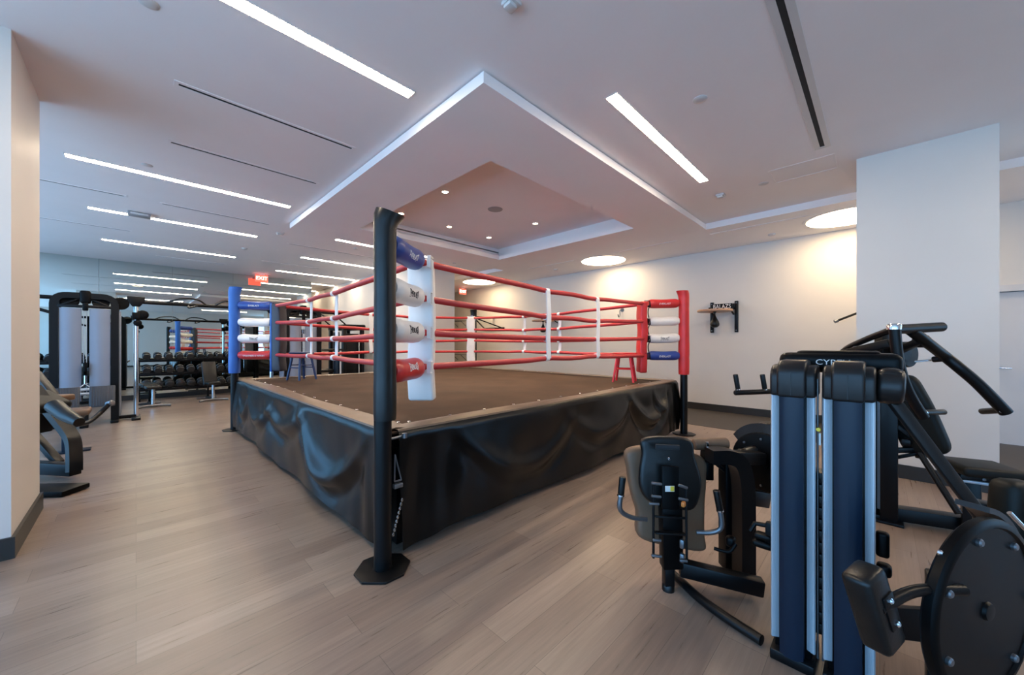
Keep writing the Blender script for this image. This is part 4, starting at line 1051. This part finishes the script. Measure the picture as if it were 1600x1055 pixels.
# --- cable crossover: two towers joined by a pull-up bar
t = thing('cable_crossover', 'tall black cable crossover with frosted shrouds, chrome poles and an overhead pull-up bar', 'cable machine', (1.1, 10, 0))
VC = 10.0; BZ = 2.20
def ctower(ua, ub, inner):
    for dv in (-.16, .16):
        b = nb(); v_ = VC + dv
        tube(b, round_path([(ua, v_, .04), (ua, v_, 2.24), (ub, v_, 2.24), (ub, v_, .04)], .16, 6), .04, rect=(.075, .10)); obj('tower_frame', b, 'steel', t)
    um = (ua + ub) / 2
    for u in (ua, ub): bar((u, VC - .16, .30), (u, VC + .16, .30), .06, .05, 'frame_tie', 'steel', t)
    for u in (ua, ub):
        b = nb(); bb(b, (u - .05, VC - .34, 0), (u + .05, VC + .34, .045), .008); obj('floor_foot', b, 'steel', t)
    for s in (-1, 1):
        b = nb(); w_ = (ub - ua) / 2 - .10
        c0 = um + s * (w_ / 2 + .045); poly = [(-w_ / 2, 0)] + [(-w_ / 2 + w_ * k / 8, -.03 * math.sin(PI * k / 8)) for k in range(1, 8)] + [(w_ / 2, 0), (w_ / 2, .03), (-w_ / 2, .03)]
        prism(b, poly, 1.62, Matrix.Translation((c0, VC - .18, 1.21))); obj('weight_shroud', b, 'shroud', t)
        b = nb(); bb(b, (c0 - w_ / 2, VC - .10, .36), (c0 + w_ / 2, VC + .10, 1.0), .01); obj('weight_stack', b, 'steel', t)
    b = nb(); bb(b, (ua + .04, VC - .2, 2.03), (ub - .04, VC - .16, 2.08), .006); obj('cross_tie', b, 'steel', t); b = nb(); bb(b, (ua + .04, VC - .2, .36), (ub - .04, VC - .16, .41), .006); obj('cross_tie', b, 'steel', t)
    for du in (-.02, .015): rod(0, [(um + du, VC - .2, .5), (um + du, VC - .2, 2.2)], .006, 'cable', 'chrome', t, 6)
    for s in (-1, 1):
        b = nb(); lathe(b, [(0, -.02), (.10, -.02), (.11, -.008), (.10, 0), (.11, .008), (.10, .02), (0, .02)], frame((um + s * .18, VC - .12, 2.14), (0, -1, .25), (0, 0, 1)), 22); obj('pulley', b, 'satin', t)
        bar((um + s * .05, VC - .14, 2.20), (um + s * .27, VC - .14, 2.07), .045, .03, 'pulley_arm', 'steel', t)
    b = nb(); box(b, (um, VC - .15, 2.22), (.13, .16, .22), None, .03, 3); box(b, (um, VC - .19, 2.06), (.07, .06, .16), None, .015); obj('top_pulley_block', b, 'satin', t)
    io = 1 if inner > um else -1
    ue = ub if io > 0 else ua
    b = nb(); bb(b, (ue + io * .045, VC - .17, .1), (ue + io * .075, VC + .17, 2.0), .01); obj('side_panel', b, 'shroud', t)
    # adjustable chrome column
    rod(0, [(inner, VC, .03), (inner, VC, BZ)], .035, 'chrome_pole', 'chrome', t, 16)
    b = nb(); bb(b, (inner - .06, VC - .30, 0), (inner + .06, VC + .30, .04), .01); beam(b, (inner, VC, .05), (ue, VC, .05), .08, .06, UP, .008); obj('pole_foot', b, 'steel', t)
    b = nb(); bb(b, (inner - .055, VC - .06, 1.86), (inner + .055, VC + .06, 2.0), .01); cyl(b, (inner + .09, VC - .05, 1.96), (inner + .09, VC + .02, 1.96), .085, 20, .02); cyl(b, (inner + .02, VC - .10, 1.80), (inner + .02, VC - .02, 1.80), .06, 18, .02); obj('cable_carriage', b, 'satin', t)
    b = nb(); prism(b, [(-.12, .10), (.12, .10), (.12, .02), (.05, -.09), (-.05, -.09), (-.12, .02)], .08, frame((inner, VC, BZ), (0, -1, 0), (1, 0, 0)), .01); obj('bar_bracket', b, 'steel', t)
    b = nb(); lathe(b, [(0, -.02), (.10, -.02), (.115, 0), (.10, .02), (0, .02)], frame((inner - io * .20, VC - .03, 2.15), (0, -1, 0), (1, 0, 0)), 22); obj('pulley', b, 'satin', t)
ctower(-.97, -.27, .0); ctower(2.47, 3.17, 2.2)
rod(0, [(-1.7, VC, BZ), (3.9, VC, BZ)], .034, 'pull_up_bar', 'steel', t, 12)
bar((-1.7, VC, BZ), (-.97, VC - .1, BZ - .28), .05, .05, 'bar_brace', 'steel', t)
for u in (.75, 1.45):
    s = 1 if u > 1.1 else -1
    rod(0, smooth_path([(u - s * .30, VC, BZ), (u - s * .12, VC - .10, BZ + .11), (u + s * .14, VC - .12, BZ + .10), (u + s * .34, VC, BZ + .01)]), .018, 'angled_grip', 'vinyl', t, 10)
    rod(0, [(u, VC, BZ), (u - .02, VC - .18, BZ - .08), (u + .12, VC - .22, BZ - .03)], .016, 'angled_grip', 'vinyl', t, 8, .05)
# low row station on the near face of the tower
um = -.62
b = nb(); prism(b, [(-.03, 0), (.03, 0), (.022, .05), (.0, .062), (-.022, .05)], .05, frame((um, VC - .24, .86), (0, -1, 0), (1, 0, 0)), .004); box(b, (um, VC - .24, .98), (.05, .05, .2), None, .01); obj('cable_stop', b, 'satin', t)

t = thing('rowing_bench', 'low rowing bench with ribbed footplates and silver handle in front of the cable tower', 'bench', (-.6, 8.6, 0))
b = nb(); a0 = V((-.60, 9.55, .30)); a1 = V((-.62, 7.35, .30)); beam(b, a0, a1, .08, .10, UP, .008); obj('rail', b, 'steel', t)
for vv in (7.45,):
    b = nb(); bb(b, (-.67, vv - .05, .0), (-.57, vv + .05, .26), .008); bb(b, (-.80, vv - .07, 0), (-.42, vv + .07, .025), .006); obj('pedestal', b, 'blue_shroud', t)
b = nb(); bb(b, (-.66, 9.40, 0), (-.56, 9.50, .26), .008); obj('front_foot', b, 'steel', t)
for s in (-1, 1):
    b = nb(); m = Matrix.Translation((-.60 + s * .20, 9.35, .52)) @ Matrix.Rotation(-.35, 4, 'X')
    box(b, (0, 0, 0), (.30, .03, .36), m, .012)
    for k in range(9): box(b, (-.12 + .03 * k, -.018, 0), (.012, .01, .34), m, .002)
    obj('footplate', b, 'rib', t)
b = nb(); box(b, (-.62, 7.95, .46), (.34, .42, .08), None, .03, 4); obj('seat', b, 'brown_pad', t)
b = nb(); box(b, (-.62, 7.95, .38), (.12, .2, .08), None, .01); obj('seat_bracket', b, 'steel', t)
t2 = thing('cable_row_bar', 'silver handle bar hanging on a cable at the rowing bench', 'handle', (-.62, 9.70, .6))
b = nb(); cyl(b, (-.78, 9.70, .62), (-.46, 9.70, .62), .026, 12, .006); cyl(b, (-.72, 9.66, .55), (-.50, 9.66, .55), .024, 12, .006); obj('bar', b, 'silver', t2)
b = nb(); tube(b, [(-.72, 9.70, .62), (-.62, 9.72, .72), (-.52, 9.70, .62)], .012, 8); tube(b, [(-.62, 9.72, .72), (-.62, 9.73, .86)], .01, 8); obj('bail', b, 'chrome', t2)

# --- leg machine half hidden by the tan column
t = thing('leg_press', 'black leg machine half hidden behind the tan column, with curved frame and roller arm', 'weight machine', (-.8, 5.8, 0))
def tp(x, y, z): return P(x, y, z)
b = nb(); tube(b, smooth_path([tp(52, 606, 4.0), tp(78, 640, 3.95), tp(104, 672, 3.9), tp(114, 690, 3.86), tp(116, 715, 3.82), V((tp(116, 750, 3.8).x, tp(116, 750, 3.8).y, .10))]), .04, rect=(.10, .07)); obj('curved_frame', b, 'steel', t)
a0 = V((tp(118, 745, 3.86).x, tp(118, 745, 3.86).y, .10)); a1 = a0 - RGT * .85 + FWD * .12
bar(a0, a1, .10, .12, 'base_beam', 'steel', t)
b = nb(); q0 = onz(120, 765, .03); beam(b, q0, q0 - RGT * .9 - FWD * .05, .24, .05, UP, .012); obj('footplate', b, 'satin', t)
bar(tp(50, 676, 4.1), V((tp(93, 738, 4.0).x, tp(93, 738, 4.0).y, .12)), .07, .06, 'diagonal_brace', 'steel', t)
b = nb(); m = frame(tp(62, 628, 3.95), UP * .9 + RGT * .45, FWD); box(b, (0, 0, 0), (.36, .34, .12), m, .05, 4); obj('thigh_pad', b, 'olive', t)
b = nb(); m = frame(tp(92, 622, 4.25), UP, RGT); box(b, (0, 0, 0), (.16, .2, .07), m, .02, 3); obj('elbow_pad', b, 'brown_pad', t)
b = nb(); tube(b, [tp(84, 634, 3.8), tp(105, 650, 3.75), tp(124, 660, 3.7)], [.07, .062, .045], 14); obj('roller_pad', b, 'vinyl', t)
rod(0, smooth_path([tp(120, 664, 3.7), tp(138, 660, 3.85), tp(156, 646, 4.0), tp(172, 630, 4.1)]), .022, 'lever_arm', 'steel', t, 10)
b = nb(); cyl(b, tp(168, 632, 4.1), tp(176, 629, 4.1), .03, 12, .006); obj('lever_cap', b, 'grey_metal', t)
b = nb(); beam(b, tp(50, 585, 4.6), tp(82, 625, 4.5), .16, .10, FWD, .03); obj('back_pad', b, 'vinyl', t)
b = nb(); q = tp(70, 660, 4.2); beam(b, q, q - RGT * .3 + UP * .02, .18, .24, UP, .02); obj('seat_block', b, 'satin', t)
bar(tp(46, 640, 4.2), V((tp(46, 700, 4.2).x, tp(46, 700, 4.2).y, .05)), .07, .07, 'rear_post', 'steel', t, up=RGT)

# --- benches near the racks
def bench(x, y, label, rot, yb, flat=False):
    o = onz(x, y, 0); o.z = 0
    t = thing('utility_bench', label, 'bench', o, 'utility benches')
    ax = V((math.cos(rot), math.sin(rot), 0)); ay = V((-ax.y, ax.x, 0))
    b = nb(); tube(b, smooth_path([o - ax * .28 + UP * .03 - ay * .05, o - ax * .12 + UP * .045, o + ax * .12 + UP * .045, o + ax * .28 + UP * .03 - ay * .05]), .026, 10); obj('front_foot', b, 'grey_metal', t)
    b = nb(); tube(b, [o + ay * .66 - ax * .2 + UP * .03, o + ay * .66 + ax * .2 + UP * .03], .024, 10); obj('rear_foot', b, 'grey_metal', t)
    bar(o + UP * .05, o + ay * .66 + UP * .05, .05, .05, 'spine', 'steel', t)
    b = nb(); cyl(b, o + UP * .05 + ay * .05, o + UP * .40 + ay * .05, .032, 12); obj('seat_post', b, 'chrome', t)
    b = nb(); m = frame(o + UP * .44 + ay * .1, UP, ax); box(b, (0, 0, 0), (.26, .34, .07), m, .025, 3); obj('seat', b, 'vinyl', t)
    b = nb(); m = frame(o + UP * .66 + ay * .40, UP * math.cos(yb) - ay * math.sin(yb), ax) if not flat else frame(o + UP * .46 + ay * .60, ay, ax); box(b, (0, 0, 0), (.29, .07, .62), m, .025, 3); obj('backrest', b, 'vinyl', t)
    bar(o + ay * .55 + UP * .08, o + ay * .5 + UP * (.43 if flat else .6), .04, .04, 'back_support', 'steel', t)
bench(334, 627, 'black utility bench in front of the long dumbbell rack, beside the blue post', .1, -.35)
bench(240, 637, 'flat black bench between the chrome pole and the dumbbell rack', .1, -.9, True)

# --- selectorised machine against the far white wall, seen over the canvas
t = thing('chin_dip_machine', 'black assisted chin machine with curved top bars against the far white wall', 'weight machine', (4.3, 11, 0))
for vv in (10.55, 11.55):
    for u in (4.05, 4.55):
        b = nb(); bb(b, (u - .045, vv - .06, .0), (u + .045, vv + .06, 1.86), .008); obj('upright', b, 'steel', t)
b = nb(); bb(b, (4.0, 10.45, 1.80), (4.62, 11.65, 1.95), .03, 3); obj('top_housing', b, 'satin', t)
b = nb(); bb(b, (4.12, 10.6, .2), (4.48, 10.95, 1.7), .02); obj('weight_stack', b, 'steel', t)
b = nb(); bb(b, (4.08, 11.05, .25), (4.12, 11.45, 1.75), .006); obj('weight_shroud', b, 'blue_shroud', t)
for vv in (10.5, 11.6):
    rod(0, [(4.1, vv, 1.92), (3.75, vv - .05, 2.2), (3.65, vv - .25, 2.28), (3.75, vv - .4, 2.2)], .02, 'chin_grip', 'vinyl', t, 8, .1)
    rod(0, [(4.0, vv, 1.25), (3.45, vv, 1.25)], .024, 'dip_handle', 'vinyl', t, 8)
b = nb(); bb(b, (3.5, 10.85, .62), (3.9, 11.25, .70), .02); obj('knee_platform', b, 'vinyl', t)
for vv in (10.5, 11.6): bar((3.4, vv, .04), (4.6, vv, .04), .07, .07, 'floor_rail', 'steel', t)

# ------------------------------------------------------------------ light
w = bpy.data.worlds.new('sky'); S.world = w; w.use_nodes = True
nt = w.node_tree; bg = nt.nodes['Background']; bg.inputs['Strength'].default_value = 2.1
tc = nt.nodes.new('ShaderNodeTexCoord'); sp = nt.nodes.new('ShaderNodeSeparateXYZ'); nt.links.new(tc.outputs['Generated'], sp.inputs[0])
cr = nt.nodes.new('ShaderNodeValToRGB'); mr = nt.nodes.new('ShaderNodeMapRange'); mr.inputs[1].default_value = -1; mr.inputs[2].default_value = 1
nt.links.new(sp.outputs['Z'], mr.inputs[0]); nt.links.new(mr.outputs[0], cr.inputs[0]); nt.links.new(cr.outputs[0], bg.inputs['Color'])
e0 = cr.color_ramp.elements[0]; e0.position = .44; e0.color = (.46, .72, 1.0, 1)      # bright paving outside
e1 = cr.color_ramp.elements[1]; e1.position = .56; e1.color = (.24, .58, 1.0, 1)      # blue sky
def portal(loc, rot, sx, sz):
    L = bpy.data.lights.new('window_portal', 'AREA'); L.shape = 'RECTANGLE'; L.size = sx; L.size_y = sz; L.cycles.is_portal = True
    o = bpy.data.objects.new('window_portal', L); C.objects.link(o); o.location = loc; o.rotation_euler = rot
for h in WL: portal((U0 - .26, (h[0] + h[1]) / 2, (h[2] + h[3]) / 2), (PI / 2, 0, -PI / 2), h[1] - h[0], h[3] - h[2])
for h in WB: portal(((h[0] + h[1]) / 2, V0 - .26, (h[2] + h[3]) / 2), (PI / 2, 0, 0), h[1] - h[0], h[3] - h[2])

S.view_settings.view_transform = 'Standard'; S.view_settings.look = 'None'
S.view_settings.gamma = 1; S.view_settings.use_curve_mapping = False
S.view_settings.exposure = 1.5
S.cycles.use_denoising = True
S.cycles.max_bounces = 12; S.cycles.diffuse_bounces = 8; S.cycles.glossy_bounces = 5; S.cycles.transparent_max_bounces = 12
S.cycles.sample_clamp_indirect = 6; S.cycles.blur_glossy = .5
S.cycles.caustics_reflective = False; S.cycles.caustics_refractive = False
